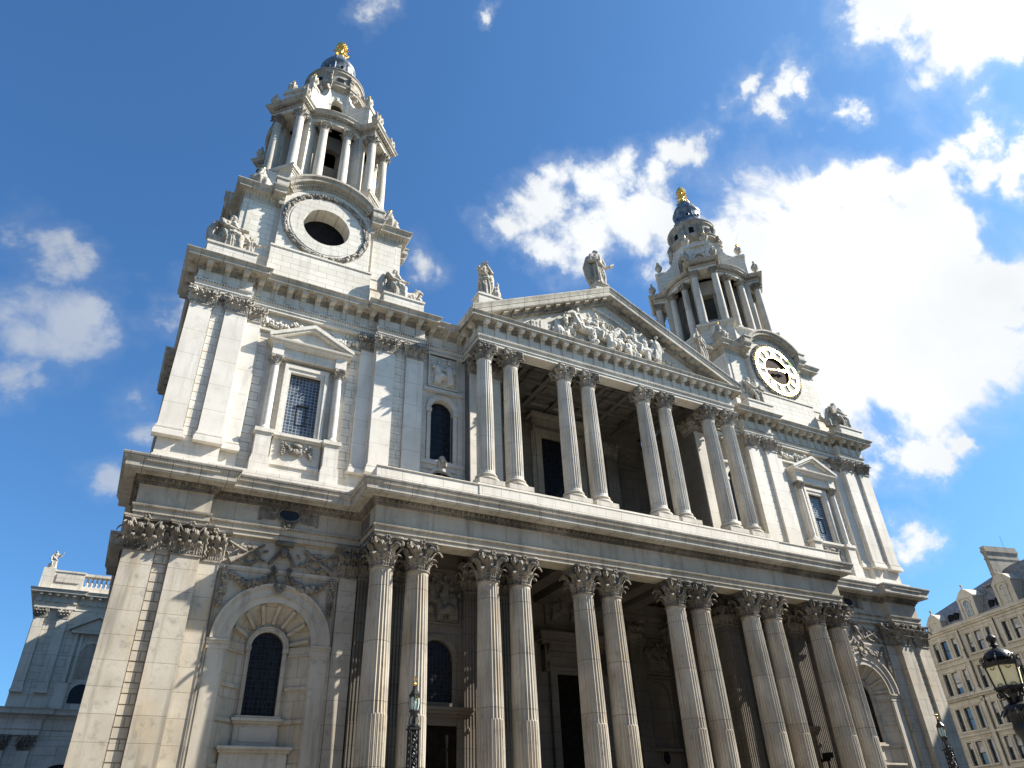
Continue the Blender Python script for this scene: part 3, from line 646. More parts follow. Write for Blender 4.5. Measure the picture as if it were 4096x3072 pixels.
for s in SG:
    cx = s*20.37
    arched_window(cx, .74, 7.5, 10.45, 2.85, GLASSD, fr=BUFF, fw_=.17, proud=.0)
    mb = MB()                                         # archivolt and impost
    for r0, r1, y in ((1.86, 2.16, 2.05), (2.16, 2.22, 1.98), (2.22, 2.52, 2.01), (2.52, 2.60, 1.95), (2.60, 2.72, 1.90)): arch_ring(mb, cx, 10.53, r0, r1, y, 2.15, 28)
    for t in SG:
        for z0, z1, e in ((10.1, 10.32, .05), (10.32, 10.44, .1), (10.44, 10.53, .15)): mb.box(cx+t*1.84, cx+t*(2.75+e*.5), 2.1-e, 2.15, z0, z1)
        mb.box(cx+t*1.95, cx+t*2.7, 2.07, 2.15, 2.4, 10.1)
    for z0, z1, a, e in ((7.28, 7.40, 1.12, .22), (7.18, 7.28, 1.05, .12), (6.3, 7.18, .95, .02), (6.1, 6.22, 1.58, .62), (5.98, 6.1, 1.5, .5), (2.5, 5.98, 1.42, .4)): mb.box(cx-a, cx+a, 2.75-e, 2.95, z0, z1)
    mb.box(cx-.72, cx+.72, 2.70, 2.8, 6.45, 7.05)
    mb.box(s*17.5, s*23.25, 2.02, 2.15, 13.82, 13.95); mb.box(s*17.5, s*23.25, 2.05, 2.15, 13.74, 13.82)
    mb.build('arch', ARCHST, church)
    mb = MB(); rnd = random.Random(5)                 # garlands, cherub, trophies
    festoon(mb, cx-.35, 13.7, cx-2.35, 13.55, .5, 1.98, .17, 16, 1); festoon(mb, cx+.35, 13.7, cx+2.35, 13.55, .5, 1.98, .17, 16, 2)
    drop(mb, cx-2.55, 13.75, 12.0, 1.98, .15, 3); drop(mb, cx+2.55, 13.75, 12.0, 1.98, .15, 4); festoon(mb, cx-.32, 13.8, cx+.32, 13.8, .95, 1.9, .12, 12, 5, False)
    for t in SG:
        c = Vector((cx+t*1.65, 2.03, 14.6))
        mb.tube([c+Vector((-.85*t, -.05, -.35)), c+Vector((.4*t, -.1, .15)), c+Vector((.95*t, -.05, .45))], [.05, .07, .06], 7)
        mb.tube([c+Vector((.8*t, -.05, -.5)), c+Vector((.3*t, -.1, -.2)), c+Vector((-.7*t, -.05, .5))], [.20, .07, .06], 8)
        for i in range(15):
            a = 2*pi*i/15; mb.blob(c+Vector((.48*cos(a), -.04, .40*sin(a)-.1)), (.10, .06, .15), 6, 4, Matrix.Rotation(-a, 3, 'Y'))
        for i in range(9): mb.blob(c+Vector((rnd.uniform(-.9, .9), 0, rnd.uniform(-.55, .45))), (.16, .05, .07), 6, 4, Matrix.Rotation(rnd.uniform(0, 3), 3, 'Y'))
    mb.blob((cx, 1.86, 14.75), (.19, .17, .26)); mb.blob((cx, 1.93, 14.95), (.25, .14, .14)); mb.blob((cx, 1.70, 14.72), (.035, .05, .05))
    for t in SG:
        for i in range(6): mb.blob((cx+t*(.25+.06*i), 1.98, 14.75-.09*i), (.20, .06, .09), 6, 4, Matrix.Rotation(t*.9, 3, 'Y'))
        spiral(mb, (cx+t*.42, 1.98, 13.98), (t, 0, 0), (0, 0, 1), .14, 1.6, .04)
    mb.tube([(cx-.42, 1.95, 15.28), (cx+.42, 1.95, 15.28)], .15, 10)
    mb.build('carved_garland', BCARVE, church, True, ang=60)
    mb = MB()                                         # oval light in the frieze
    mb.tube([(cx+.56*cos(a*pi/12), 1.86, 16.78+.36*sin(a*pi/12)) for a in range(24)], .075, 6, True)
    for t in SG:
        spiral(mb, (cx+t*.78, 1.84, 16.55), (t, 0, 0), (0, 0, 1), .16, 1.6, .05); spiral(mb, (cx+t*.80, 1.84, 16.98), (t, 0, 0), (0, 0, -1), .13, 1.5, .045)
        festoon(mb, cx+t*.9, 17.05, cx+t*1.45, 17.05, .25, 1.9, .07, 6, 8); drop(mb, cx+t*1.42, 17.0, 16.35, 1.9, .09, 9); mb.box(cx+t*.85, cx+t*1.5, 1.86, 1.95, 16.4, 17.0)
        mb.tube([(cx+t*.5, 1.82, 16.5), (cx+t*.25, 1.78, 16.3), (cx+t*.18, 1.8, 16.05)], .07, 6); mb.blob((cx+t*.3, 1.84, 17.15), (.22, .08, .1))
    mb.blob((cx, 1.8, 16.2), (.16, .1, .14)); mb.blob((cx, 1.8, 17.2), (.2, .1, .16))
    oc = MB(); oc.prism([(cx+.55*cos(a*pi/12), 16.78+.34*sin(a*pi/12)) for a in range(24)], 1.86, 1.93)
    o = oc.build('oval_window', GLASSD, church); mb.build('frame', BCARVE, o, True, ang=60)
    # window, relief and door of the side bay
    x = s*12.08
    arched_window(x, .86, 8.35, 10.5, 2.2, GLASSD, fr=DIM, fw_=.22, proud=.02)
    relief_panel(x-1.2, x+1.2, 12.25, 15.0, 2.08, 31+s, church, DIM, count=5)
    d = MB(); d.box(x-1.12, x+1.12, 2.0, 2.12, 0, 7.3); dr = d.build('door', WOOD, church)
    f = MB()
    for t in SG: f.box(x+t*1.1, x+t*1.45, 1.92, 2.14, 2.5, 7.3); f.box(x+t*1.5, x+t*1.75, 1.75, 2.14, 6.9, 7.7); spiral(f, (x+t*1.62, 1.72, 7.1), (0, -1, 0), (0, 0, 1), .14, 1.5, .06)
    f.box(x-1.45, x+1.45, 1.92, 2.14, 7.3, 7.65); f.box(x-1.5, x+1.5, 1.8, 2.14, 7.65, 7.8); f.box(x-1.8, x+1.8, 1.6, 2.14, 7.8, 7.95); f.box(x-1.88, x+1.88, 1.5, 2.14, 7.95, 8.1)
    f.build('frame', DIM, dr)
    relief_panel(s*6.6-.9, s*6.6+.9, 12.1, 14.4, 7.86, 51+s, church, DIM, count=3)
    mb = MB(); mb.tube([(s*6.4+.34*cos(a*pi/10), 7.84, 6.9+.45*sin(a*pi/10)) for a in range(20)], .07, 6, True); oo = MB(); oo.prism([(s*6.4+.33*cos(a*pi/10), 6.9+.44*sin(a*pi/10)) for a in range(20)], 7.82, 7.89)
    o = oo.build('oval_window', VOID, church); mb.build('frame', DIM, o)
d = MB(); d.box(-1.5, 1.5, 8.1, 8.2, 0, 11.5); dr = d.build('door', WOOD, church, label='tall dark central doorway')
f = MB()
for t in SG:
    f.box(t*1.5, t*1.95, 7.7, 8.2, 2.5, 11.5); f.box(t*1.95, t*2.05, 7.62, 8.0, 2.5, 11.95); f.box(t*2.1, t*2.5, 7.35, 7.95, 11.6, 13.2)
    spiral(f, (t*2.3, 7.35, 11.9), (0, -1, 0), (0, 0, 1), .25, 1.6, .09); spiral(f, (t*2.3, 7.3, 12.9), (0, 1, 0), (0, 0, 1), .28, 1.6, .1)
f.box(-1.95, 1.95, 7.7, 8.1, 11.5, 11.95); f.box(-2.5, 2.5, 7.55, 7.95, 12.9, 13.2); f.box(-2.7, 2.7, 7.3, 7.95, 13.2, 13.4); f.box(-2.95, 2.95, 6.95, 7.95, 13.4, 13.65); f.box(-3.05, 3.05, 6.85, 7.95, 13.65, 13.9)
f.build('frame', DIM, dr)
relief_panel(-2.0, 2.0, 14.7, 17.2, 7.86, 77, church, DIM, count=5)

# ================================================================ upper storey
for s in SG:
    mb = MB()
    c = s*20.5
    for a, b in ((24.3, 27.25), (13.7, 16.7)): mb.box(s*a, s*b, 1.76, 4.6, 18.1, 30)
    mb.box(s*13.7, s*26.9, 4, 40, 18, 31.2); mb.box(s*24.4, s*27.2, 11.6, 15.9, 18, 31.2)
    for a, b in ((23.4, 24.4), (16.6, 17.6)): mb.box(s*a, s*b, 2.12, 4, 18.1, 30)
    wall_open(mb, c-3, c+3, 18.1, 30, 2.26, .5, [(c, .89, 21.38, 25.45, False)]); mb.box(c-1.4, c+1.4, 2.9, 3.6, 20, 27)
    H = [(c-2.42, c+2.42, 26.2, 28), (c-2.33, c-1.3, 18, 27), (c+1.3, c+2.33, 18, 27), (c-1.35, c+1.35, 18, 27)]
    rustic(mb, c-3, c+3, 19.55, 27.9, 2.26, .52, 1.15, holes=H)
    for a, b in ((25.54, 26.2), (14.72, 15.44)): rustic(mb, min(s*a, s*b), max(s*a, s*b), 19.55, 28.1, 1.77, .52, .9, .05)
    x = s*12.02; wall_open(mb, min(s*10.2, s*13.75), max(s*10.2, s*13.75), 18.1, 30, 2.2, .5, [(x, .75, 21.8, 25.24, True)])
    mb.box(x-1.2, x+1.2, 2.75, 3.3, 20, 27)
    mb.box(x-1.5, x+1.5, 2.02, 2.22, 21.4, 21.65); mb.box(x-1.45, x+1.45, 2.1, 2.22, 21.1, 21.4); mb.box(x-1.35, x+1.35, 1.98, 2.22, 26.48, 26.72)
    for t in SG: mb.box(x+t*1.05, x+t*1.4, 2.12, 2.22, 18.2, 26.48)
    arch_ring(mb, x, 20.35, .72, .9, 2.05, 2.22, 14)
    # window bay: string courses
    mb.box(c-3, c+3, 2.0, 2.3, 27.9, 28.04); 
    mb.build('wall', WHITE, church, label='upper storey wall of washed white stone')
mb = MB()
for s in SG:
    mb.box(s*8.2, s*10.42, 1.62, 8.4, 18, 30); mb.box(s*10.3, s*13.8, 2.7, 8, 18, 30)
wall_open(mb, -8.3, 8.3, 18, 31.3, 7.9, .6, [(-6.47, .96, 20.2, 28.0, True), (0, 1.54, 19.6, 28.7, False), (6.47, .96, 20.2, 28.0, True)])
for s in SG:
    mb.box(s*6.47-1, s*6.47+1, 8.4, 8.9, 20, 29.2)
    for i in range(8):
        a0, a1 = pi*i/8, pi*(i+1)/8
        mb.add([(s*6.47-.97*cos(a0), 7.92+.45*sin(a0), 20.2), (s*6.47-.97*cos(a1), 7.92+.45*sin(a1), 20.2), (s*6.47-.97*cos(a1), 7.92+.45*sin(a1), 29), (s*6.47-.97*cos(a0), 7.92+.45*sin(a0), 29)], [(0, 1, 2, 3)])
    mb.box(s*5.3, s*7.7, 7.78, 7.95, 27.6, 27.8); arch_ring(mb, s*6.47, 28.0, .96, 1.12, 7.8, 7.95)
    mb.box(s*8.0, s*8.3, 2.2, 8, 29.3, 29.6); mb.box(s*7.85, s*8.3, 2.2, 8, 30.5, 30.9)
mb.box(-8.2, 8.2, 7.6, 7.95, 29.3, 29.62); mb.box(-8.2, 8.2, 7.45, 7.95, 30.5, 30.9)
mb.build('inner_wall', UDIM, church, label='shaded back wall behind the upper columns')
mb = MB(); mb.box(-8.25, 8.25, .4, 8.4, 31.05, 31.35)
for i in range(8): x = -7.7+i*2.2; mb.box(x-.16, x+.16, .5, 7.9, 30.72, 31.07); 
for j in range(5): mb.box(-8.1, 8.1, .95+j*1.55-.16, .95+j*1.55+.16, 30.75, 31.08)
for i in range(7):
    for j in range(4): x = -6.6+i*2.2; y = 1.72+j*1.55; mb.box(x-.55, x+.55, y-.3, y+.3, 30.9, 31.1); mb.blob((x, y, 30.88), (.25, .2, .1), 6, 4)
for s in SG:
    for c in CX[2:4]: mb.box(s*c-.42, s*c+.42, .4, 1.6, 29.32, 31)
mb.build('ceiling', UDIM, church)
for x in (-5.2, -1.6, 1.6, 5.2):
    r = MB(); r.tube([(x, .3, 30.45), (x, 7.9, 30.45)], .035, 5); r.tube([(x, 4, 30.45), (x, 4, 31.1)], .02, 5); r.build('tie_rod', IRON, church)

# windows
mb = MB(); mb.box(-1.54, 1.54, 8.0, 8.1, 19.6, 28.7); w = mb.build('window', GLASSD, church)
mb = MB()
for t in SG: mb.box(t*1.5, t*2.0, 7.72, 8.05, 19.6, 28.7); mb.box(t*2.0, t*2.35, 7.8, 8.0, 19.6, 29.3); spiral(mb, (t*2.4, 7.4, 29.2), (0, -1, 0), (0, 0, 1), .3, 1.6, .1)
mb.box(-2.0, 2.0, 7.72, 8.05, 28.7, 29.1); mb.box(-2.4, 2.4, 7.6, 7.95, 29.1, 29.3); mb.box(-2.5, 2.5, 7.3, 7.95, 29.62, 30.1); mb.box(-2.75, 2.75, 6.9, 7.95, 30.1, 30.35); mb.box(-2.8, 2.8, 6.7, 7.95, 30.9, 31.04)
mb.build('frame', GREY, w)
mb = MB()
for i in range(1, 8): x = -1.54+3.08*i/8; mb.box(x-.015, x+.015, 7.96, 8.02, 19.6, 28.7)
for i in range(22): mb.box(-1.54, 1.54, 7.96, 8.02, 19.7+i*.42, 19.73+i*.42)
mb.build('glazing_bars', IRON, w)
ccol = None
for s in SG:
    c = s*20.5
    g = MB(); g.box(c-.9, c+.9, 2.36, 2.44, 21.35, 25.5); w = g.build('window', GLASS, church, label='tall leaded window under a triangular pediment')
    b = MB(); b.tube([(c-.18, 2.34, 22.3), (c+.3, 2.34, 22.3), (c+.3, 2.34, 23.5), (c-.18, 2.34, 23.5)], .03, 4, True); b.box(c-.26, c+.4, 2.26, 2.36, 23.5, 23.56)
    b.build('casement', IRON, w)
    f = MB()
    for t in SG: f.box(c+t*.88, c+t*1.06, 2.04, 2.45, 21.35, 25.45); f.box(c+t*1.06, c+t*1.25, 1.97, 2.3, 21.35, 25.7)
    f.box(c-1.06, c+1.06, 2.04, 2.45, 25.45, 25.7); f.box(c-1.25, c+1.25, 1.97, 2.3, 25.7, 25.95)
    f.box(c-1.35, c+1.35, 1.8, 2.46, 21.18, 21.36); f.box(c-1.28, c+1.28, 1.9, 2.3, 21.05, 21.18); f.box(c-1.3, c+1.3, 2.05, 2.3, 18.2, 21.05); f.box(c-1.3, c+1.3, 1.96, 2.1, 19.5, 19.68)
    f.build('frame', WHITE, w)
    f = MB()                                           # aedicule: pedestals, entablature, pediment
    for t in SG:
        x = c+t*1.82
        f.box(x-.40, x+.40, 1.66, 2.3, 19.7, 21.0); f.box(x-.5, x+.5, 1.58, 2.3, 18.2, 19.5); f.box(x-.45, x+.45, 1.62, 2.3, 19.5, 19.7)
        f.box(x-.44, x+.44, 1.62, 2.3, 21.0, 21.1); f.box(x-.5, x+.5, 1.56, 2.3, 21.1, 21.32); f.box(x-.32, x+.32, 1.66, 2.3, 26.2, 26.85); f.box(x-.24, x+.24, 2.02, 2.3, 21.4, 26.2)
    f.box(c-1.5, c+1.5, 1.82, 2.3, 26.22, 26.84)
    PA = [(c-2.14, 2.3), (c-2.14, 1.66), (c+2.14, 1.66), (c+2.14, 2.3)]
    f.sweep(PA, [(-.3, 26.84), (0, 26.85), (.04, 26.95), (.14, 26.98), (.16, 27.06), (.26, 27.1), (.28, 27.2), (-.5, 27.22)])
    for t in SG:
        P = [(c+t*2.46, 27.2), (c, 28.42), (c, 28.66), (c+t*2.46, 27.42)]; f.prism(P, 1.36, 2.3); f.prism([(c+t*2.2, 27.2), (c, 28.28), (c, 28.44), (c+t*2.3, 27.25)], 1.46, 2.3)
    f.prism([(c-2.1, 27.2), (c+2.1, 27.2), (c, 28.3)], 1.72, 2.3)
    ped = f.build('window_pediment', WHITE, w)
    for t in SG:
        if ccol is None:
            m = MB(); m.lathe([(.23, 21.6), (.225, 23), (.19, 25.6)], 20); m.lathe([(.32, 21.32), (.32, 21.4), (.30, 21.44), (.27, 21.48), (.25, 21.56), (.23, 21.6)], 20)
            ccol = m.mesh('column', WHITE, True); m = capital_round(.58, .19, .27, True); ccap = m.mesh('capital', CARVE, True, 55)
        m = bpy.data.objects.new('column', ccol); COL.objects.link(m); m.parent = w; m.location = (c+t*1.82, 1.93, 0)
        m = bpy.data.objects.new('capital', ccap); COL.objects.link(m); m.parent = w; m.location = (c+t*1.82, 1.93, 25.62)
    f = MB(); festoon(f, c-.6, 20.75, c+.6, 20.75, .38, 1.98, .15, 12, 11); drop(f, c-.72, 20.85, 20.15, 1.98, .13, 2); drop(f, c+.72, 20.85, 20.15, 1.98, .13, 3); f.blob((c, 1.95, 20.8), (.3, .1, .13))
    f.build('garland', CARVE, w, True, ang=60)
    f = MB(); r = random.Random(3)                     # carved frieze between the capitals
    for i, (a, b, dz) in enumerate(((-2.9, -1.0, .5), (-1.0, .8, .35), (.8, 2.9, .5))): festoon(f, c+a, 28.95, c+b, 28.95, dz, 2.16, .17, 14, 20+i)
    for a in (-2.85, -.95, .85, 2.85): drop(f, c+a, 29.0, 28.25, 2.16, .15, 7); 
    for i in range(26): f.blob((c+r.uniform(-2.8, 2.8), 2.2, r.uniform(28.15, 29.1)), (r.uniform(.08, .2), .08, r.uniform(.05, .12)), 6, 4, Matrix.Rotation(r.uniform(0, 3), 3, 'Y'))
    f.blob((c-2.75, 2.05, 28.6), (.17, .15, .24)); f.blob((c+2.75, 2.05, 28.6), (.17, .15, .24)); f.blob((c, 2.05, 28.85), (.2, .15, .22))
    f.build('carved_garland', RELIEF, church, True, ang=60)
    x = s*12.02
    w = arched_window(x, .75, 21.8, 25.24, 2.5, GLASSD, fr=None)
    f = MB(); arch_ring(f, x, 25.24, .75, 1.0, 2.08, 2.4, 18); arch_ring(f, x, 25.24, 1.0, 1.08, 2.03, 2.3, 18)
    for t in SG: f.box(x+t*.75, x+t*1.0, 2.08, 2.4, 21.65, 25.24); f.box(x+t*.72, x+t*1.1, 2.0, 2.4, 25.02, 25.24)
    f.build('frame', WHITE, w)
    relief_panel(x-.92, x+.92, 26.95, 29.3, 2.12, 61+s, church, RELIEF, count=2)
    f = MB(); f.blob((x, 1.9, 21.72), (.15, .14, .2)); f.blob((x, 1.75, 21.7), (.03, .05, .045)); f.blob((x, 1.94, 21.86), (.19, .12, .12))
    for t in SG: f.blob((x+t*.2, 1.96, 21.62), (.08, .09, .2)); f.blob((x+t*.15, 1.97, 21.4), (.1, .07, .16))
    f.build('cherub_head', STATUE, church, True, ang=60)
    f = MB(); f.prism([(x-.72, 20.3)]+[(x-.72*cos(pi*i/10), 20.35+.6*sin(pi*i/10)) for i in range(11)]+[(x+.72, 20.3)], 2.1, 2.19); f.build('lunette', VOID, church)

# ---- upper entablature
TP = [(-26.9, 40), (-26.9, 16.4), (-27.4, 16.4), (-27.4, 12.2), (-26.9, 12.2), (-26.9, 4.5), (-27.4, 4.5), (-27.4, 1.55), (-24.37, 1.55), (-24.37, 1.95), (-16.64, 1.95), (-16.64, 1.55), (-13.55, 1.55), (-13.55, 1.95), (-10.5, 1.95)]
TPR = [(-x, y) for x, y in reversed(TP)]
PP = [(-10.64, 2.6), (-10.64, -.45), (10.64, -.45), (10.64, 2.6)]
A_ = [(-.5, 29.3), (0, 29.3), (0, 29.5), (.035, 29.51), (.035, 29.74), (.06, 29.75), (.10, 29.82), (.12, 29.93), (0, 29.96), (0, 30.62)]
ent = MB()
for p in (TP, TPR, PP): ent.sweep(p, A_)
ent.box(-10.6, 10.6, -.4, .45, 29.31, 31.2)
for s in SG: ent.box(s*10.5, s*27.3, 2.0, 4.5, 29.31, 31.25); ent.box(s*24.4, s*27.3, 1.6, 3, 29.32, 31.2); ent.box(s*13.6, s*16.6, 1.6, 3, 29.32, 31.2)
ent = ent.build('entablature', WHITE, church)
mb = MB(); cm = MB(); con_me = {}
for p, k in ((TP, 1.0), (TPR, 1.0), (PP, .80)):
    mb.sweep(p, [(0, 30.60), (.05, 30.64), (.08, 30.72), (.09, 30.76)])
    mb.along(p, .08, .15, lambda m: m.box(-.045, .045, -.04, .03, 29.76, 29.88), marg=.05)
    mb.along(p, .02, .12, lambda m: m.box(-.035, .035, -.03, .02, 29.48, 29.53), marg=.05)
    mb.along(p, .05, .13, lambda m: m.box(-.04, .04, -.04, .04, 30.62, 30.72), marg=.05)
    P = [(.09, 30.76), (.70*k, 30.98), (.70*k, 31.02), (.73*k, 31.03), (.73*k, 31.22)]
    P = [(.09, 30.98), (.70*k, 30.985), (.70*k, 31.02), (.73*k, 31.03), (.73*k, 31.22), (.76*k, 31.24)]
    P += [(.82*k, 31.30), (.88*k, 31.37), (.88*k, 31.41), (-.6, 31.45)] if k == 1 else [(.86*k, 31.33), (.86*k, 31.36), (-.4, 31.38)]
    cm.sweep(p, P)
    mb.sweep(p, [(.09, 30.74), (.11, 30.9), (.16, 30.98)])
    def con(m, k=k):
        for x in (-.10, 0, .10): m.box(x-.045, x+.045, -.09, .02, 30.05, 30.62)
        m.box(-.15, .15, -.055, .02, 30.0, 30.62); m.box(-.15, .15, -.15, .02, 30.56, 30.80)
        m.box(-.17, .17, -.60*k, .05, 30.80, 30.94); m.box(-.20, .20, -.64*k, .05, 30.94, 30.985); m.box(-.15, .15, -.56*k, -.3*k, 30.74, 30.81)
    if k not in con_me: q = MB(); q.T = Matrix.Identity(4); con(q); con_me[k] = q.mesh('modillion', TGREY if k == 1 else WHITE)
    P2 = [Vector(a) for a in p]
    for i in range(len(P2)-1):
        d = P2[i+1]-P2[i]; l = d.length; d.normalize(); cnt = int((l-.24)/.84+.5)
        if min(P2[i].y, P2[i+1].y) > 4 : continue
        if cnt < 1: continue
        for j in range(cnt):
            q = P2[i]+d*(l*(j+.5)/cnt); o = bpy.data.objects.new('modillion', con_me[k]); COL.objects.link(o); o.parent = ent; o.location = (q.x, q.y, 0); o.rotation_euler.z = atan2(d.y, d.x)
    mb.along(p, .40*k, .84, lambda m, k=k: (m.T is not None) and [m.blob((.42+.09*cos(q*1.2566), .09*sin(q*1.2566), 30.97), (.06, .06, .03), 6, 4) for q in range(5)], marg=.12)
mb.build('bed_moulding', CARVE, ent); cm.build('cornice', CORN, ent)
for s in SG: mb = MB(); mb.box(s*10.6, s*13.6, 1.5, 4, 31.4, 31.62); mb.box(s*10.4, s*26.5, 2.4, 40, 31.2, 31.7); mb.build('roof', LEAD, church)
mb = MB(); mb.box(-17, 17, 20, 66, 0, 41); mb.box(-17, 17, 10, 20.1, 0, 30); mb.build('nave_shade_block', TOWER, church)  # unseen nave, made higher than its real roof to shade the transept

# ---- pediment
AP, TE, XE = 37.37, 31.72, 11.36
def zl(x): return AP-(AP-TE)*abs(x)/XE
pe = MB(); pe.prism([(-10.4, 31.3), (10.4, 31.3), (0, 36.45)], -.22, .6); ped = pe.build('pediment', RELIEF, church, label='triangular pediment over the upper columns')
def rake(mb, prof, xe=XE):
    k = len(prof); vs = []
    for x in (-xe, 0, xe):
        for o, v in prof: vs.append((x, -.45-o, zl(x)+v))
    mb.add(vs, [(i*k+a, (i+1)*k+a, (i+1)*k+a+1, i*k+a+1) for i in range(2) for a in range(k-1)]+[tuple(range(k)), tuple(range(3*k-1, 2*k-1, -1))])
mb = MB(); rake(mb, [(-.3, -.80), (.55, -.80), (.55, -.76), (.58, -.75), (.58, -.42), (.62, -.40), (.60, -.34), (.64, -.2), (.69, -.08), (.69, 0), (-9, .02)], XE); mb.build('raking_cornice', CORN, ped)
mb = MB(); rake(mb, [(-.3, -1.22), (0, -1.22), (.04, -1.1), (.09, -1.05), (.10, -.92), (.16, -.80)], 9.2)
for s in SG:
    n = 70
    for i in range(n): x = s*(.1+9.3*i/n); mb.box(x-.04, x+.04, -.56, -.4, zl(x)-1.16, zl(x)-1.04)
mb.build('bed_moulding', CARVE, ped)
for s in SG:
    for i in range(11):
        mb = MB(); x = s*(.46+i*.84); sl_ = -s*(AP-TE)/XE
        for y0, y1, v0, v1, w in ((-.92, -.45, -.98, -.83, .17), (-.95, -.45, -.85, -.80, .2)):
            mb.add([(x+t*w, y, zl(x)+sl_*t*w+v) for v in (v0, v1) for y in (y0, y1) for t in SG], [(0, 2, 3, 1), (4, 5, 7, 6), (0, 1, 5, 4), (1, 3, 7, 5), (3, 2, 6, 7), (2, 0, 4, 6)])
        mb.build('modillion', GREY, ped)
# tympanum relief: riders on plunging horses, fallen figures, a town, rays of light
mb = MB()
def horse(mb, x, z, h, f, rear=0, y=-.42, seed=0):
    r = random.Random(seed)
    def P(a, b, d=0): c, s_ = cos(rear), sin(rear); return (x+f*h*(a*c-b*s_), y-d*h, z+h*(a*s_+b*c))
    mb.tube([P(-.45, .62), P(-.3, .64), P(0, .58), P(.3, .66), P(.42, .72)], [.17*h, .22*h, .19*h, .22*h, .17*h], 8)
    mb.tube([P(.36, .74, .05), P(.55, 1.0, .1), P(.62, 1.14, .1)], [.17*h, .12*h, .1*h], 7)
    mb.tube([P(.56, 1.16, .1), P(.76, 1.06, .14), P(.90, .92, .16)], [.10*h, .085*h, .06*h], 7)
    for t in (-.1, .0): mb.tube([P(.57, 1.2, .1+t), P(.55, 1.3, .1+t)], [.035*h, .015*h], 5)
    for i in range(6): mb.blob(P(.30+.05*i, .86+.06*i, .12), (.07*h, .05*h, .09*h), 6, 4)
    mb.tube([P(.36, .55, .1), P(.62, .50, .16), P(.66, .26, .14), P(.78, .22, .14)], [.10*h, .065*h, .045*h, .05*h], 6)
    mb.tube([P(.32, .52, -.02), P(.46, .30, .04), P(.40, .04, .04)], [.10*h, .06*h, .045*h], 6)
    mb.tube([P(-.42, .55, .08), P(-.5, .34, .1), P(-.38, .2, .1), P(-.46, .0, .1)], [.13*h, .085*h, .05*h, .05*h], 6)
    mb.tube([P(-.36, .52, -.02), P(-.28, .3, .03), P(-.36, .16, .03), P(-.26, .0, .03)], [.12*h, .08*h, .05*h, .05*h], 6)
    mb.tube([P(-.55, .68), P(-.72, .60), P(-.78, .35)], [.06*h, .07*h, .03*h], 6)
def rider(mb, x, z, h, f, lean=0, y=-.5, seed=0, arm=.5):
    r = random.Random(seed); L = lean*h
    mb.tube([(x, y, z), (x+L*.5*f, y-.03, z+.3*h), (x+L*f, y-.05, z+.55*h)], [.14*h, .13*h, .15*h], 7)
    hd = (x+L*1.25*f, y-.1, z+.76*h); mb.blob(hd, (.085*h, .09*h, .11*h)); mb.blob((hd[0]-f*.02*h, hd[1]+.02, hd[2]+.07*h), (.1*h, .1*h, .08*h)); mb.blob((hd[0]-f*.05*h, hd[1], hd[2]+.16*h), (.05*h, .05*h, .07*h))
    mb.tube([(x+L*f, y-.12, z+.52*h), (x+L*f+f*.28*h, y-.2, z+.40*h+arm*.2*h), (x+L*f+f*.42*h, y-.2, z+.4*h+arm*.55*h)], [.07*h, .055*h, .04*h], 6)
    mb.tube([(x+L*f, y-.05, z+.52*h), (x+L*f-f*.22*h, y-.16, z+.32*h), (x+L*f-f*.02*h, y-.22, z+.2*h)], [.07*h, .055*h, .04*h], 6)
    mb.tube([(x, y-.12, z+.03*h), (x+f*.28*h, y-.26, z-.08*h), (x+f*.18*h, y-.28, z-.42*h), (x+f*.3*h, y-.28, z-.46*h)], [.12*h, .09*h, .06*h, .05*h], 6)
    mb.tube([(x+L*f, y, z+.5*h), (x-f*.3*h, y+.05, z+.35*h), (x-f*.55*h, y+.06, z+.40*h)], [.1*h, .12*h, .04*h], 6)
B = 31.42
tym = MB()
def fuse(m, sd):
    q = remesh(m, .036, .02, sd, it=0, dscale=6); tym.add(q.v, q.f)
mb = MB()
mb.tube([(-4.4, -.32, B+.15), (-2.6, -.36, B+.28), (0, -.36, B+.2), (3, -.36, B+.2), (6.4, -.34, B+.12)], .24, 7)
fuse(mb, 1)
mb = MB()
horse(mb, -2.55, B+.55, 1.75, -1, .18, seed=1); rider(mb, -2.5, B+1.85, 1.5, -1, .2, seed=1)
fuse(mb, 2)
mb = MB()
horse(mb, -1.05, B+.35, 2.0, 1, -.22, seed=2); rider(mb, -1.35, B+1.75, 1.6, 1, .05, seed=2, arm=.3); rider(mb, -2.0, B+1.9, 1.4, 1, .1, y=-.36, seed=3, arm=.8)
fuse(mb, 3)
mb = MB()
horse(mb, .55, B+.25, 1.6, 1, -.38, seed=4); rider(mb, .75, B+1.2, 1.45, -1, .1, seed=4, arm=1.0)
fuse(mb, 4)
mb = MB()
horse(mb, 2.45, B+.2, 1.8, 1, -.25, seed=5); rider(mb, 2.0, B+1.6, 1.6, 1, .0, seed=5)
fuse(mb, 5)
mb = MB()
figure_soup(mb, 1.9, B+.1, 1.3, -.5, 81, True, 1); figure_soup(mb, -3.8, B+.25, 1.2, -.45, 82, True, -1)
fuse(mb, 6)
mb = MB()
mb.tube([(2.3, -.5, B+1.9), (2.0, -.6, B+2.25), (1.85, -.6, B+2.6)], [.12, .09, .06], 6)
fuse(mb, 7)
mb = MB()
figure_soup(mb, 3.85, B+.55, 2.3, -.5, 83, False, 1); figure_soup(mb, 1.35, B+.15, 1.5, -.55, 84, True, -1); figure_soup(mb, -.4, B+.3, 1.6, -.6, 85, True, 1)
fuse(mb, 8)
rnd = random.Random(12)
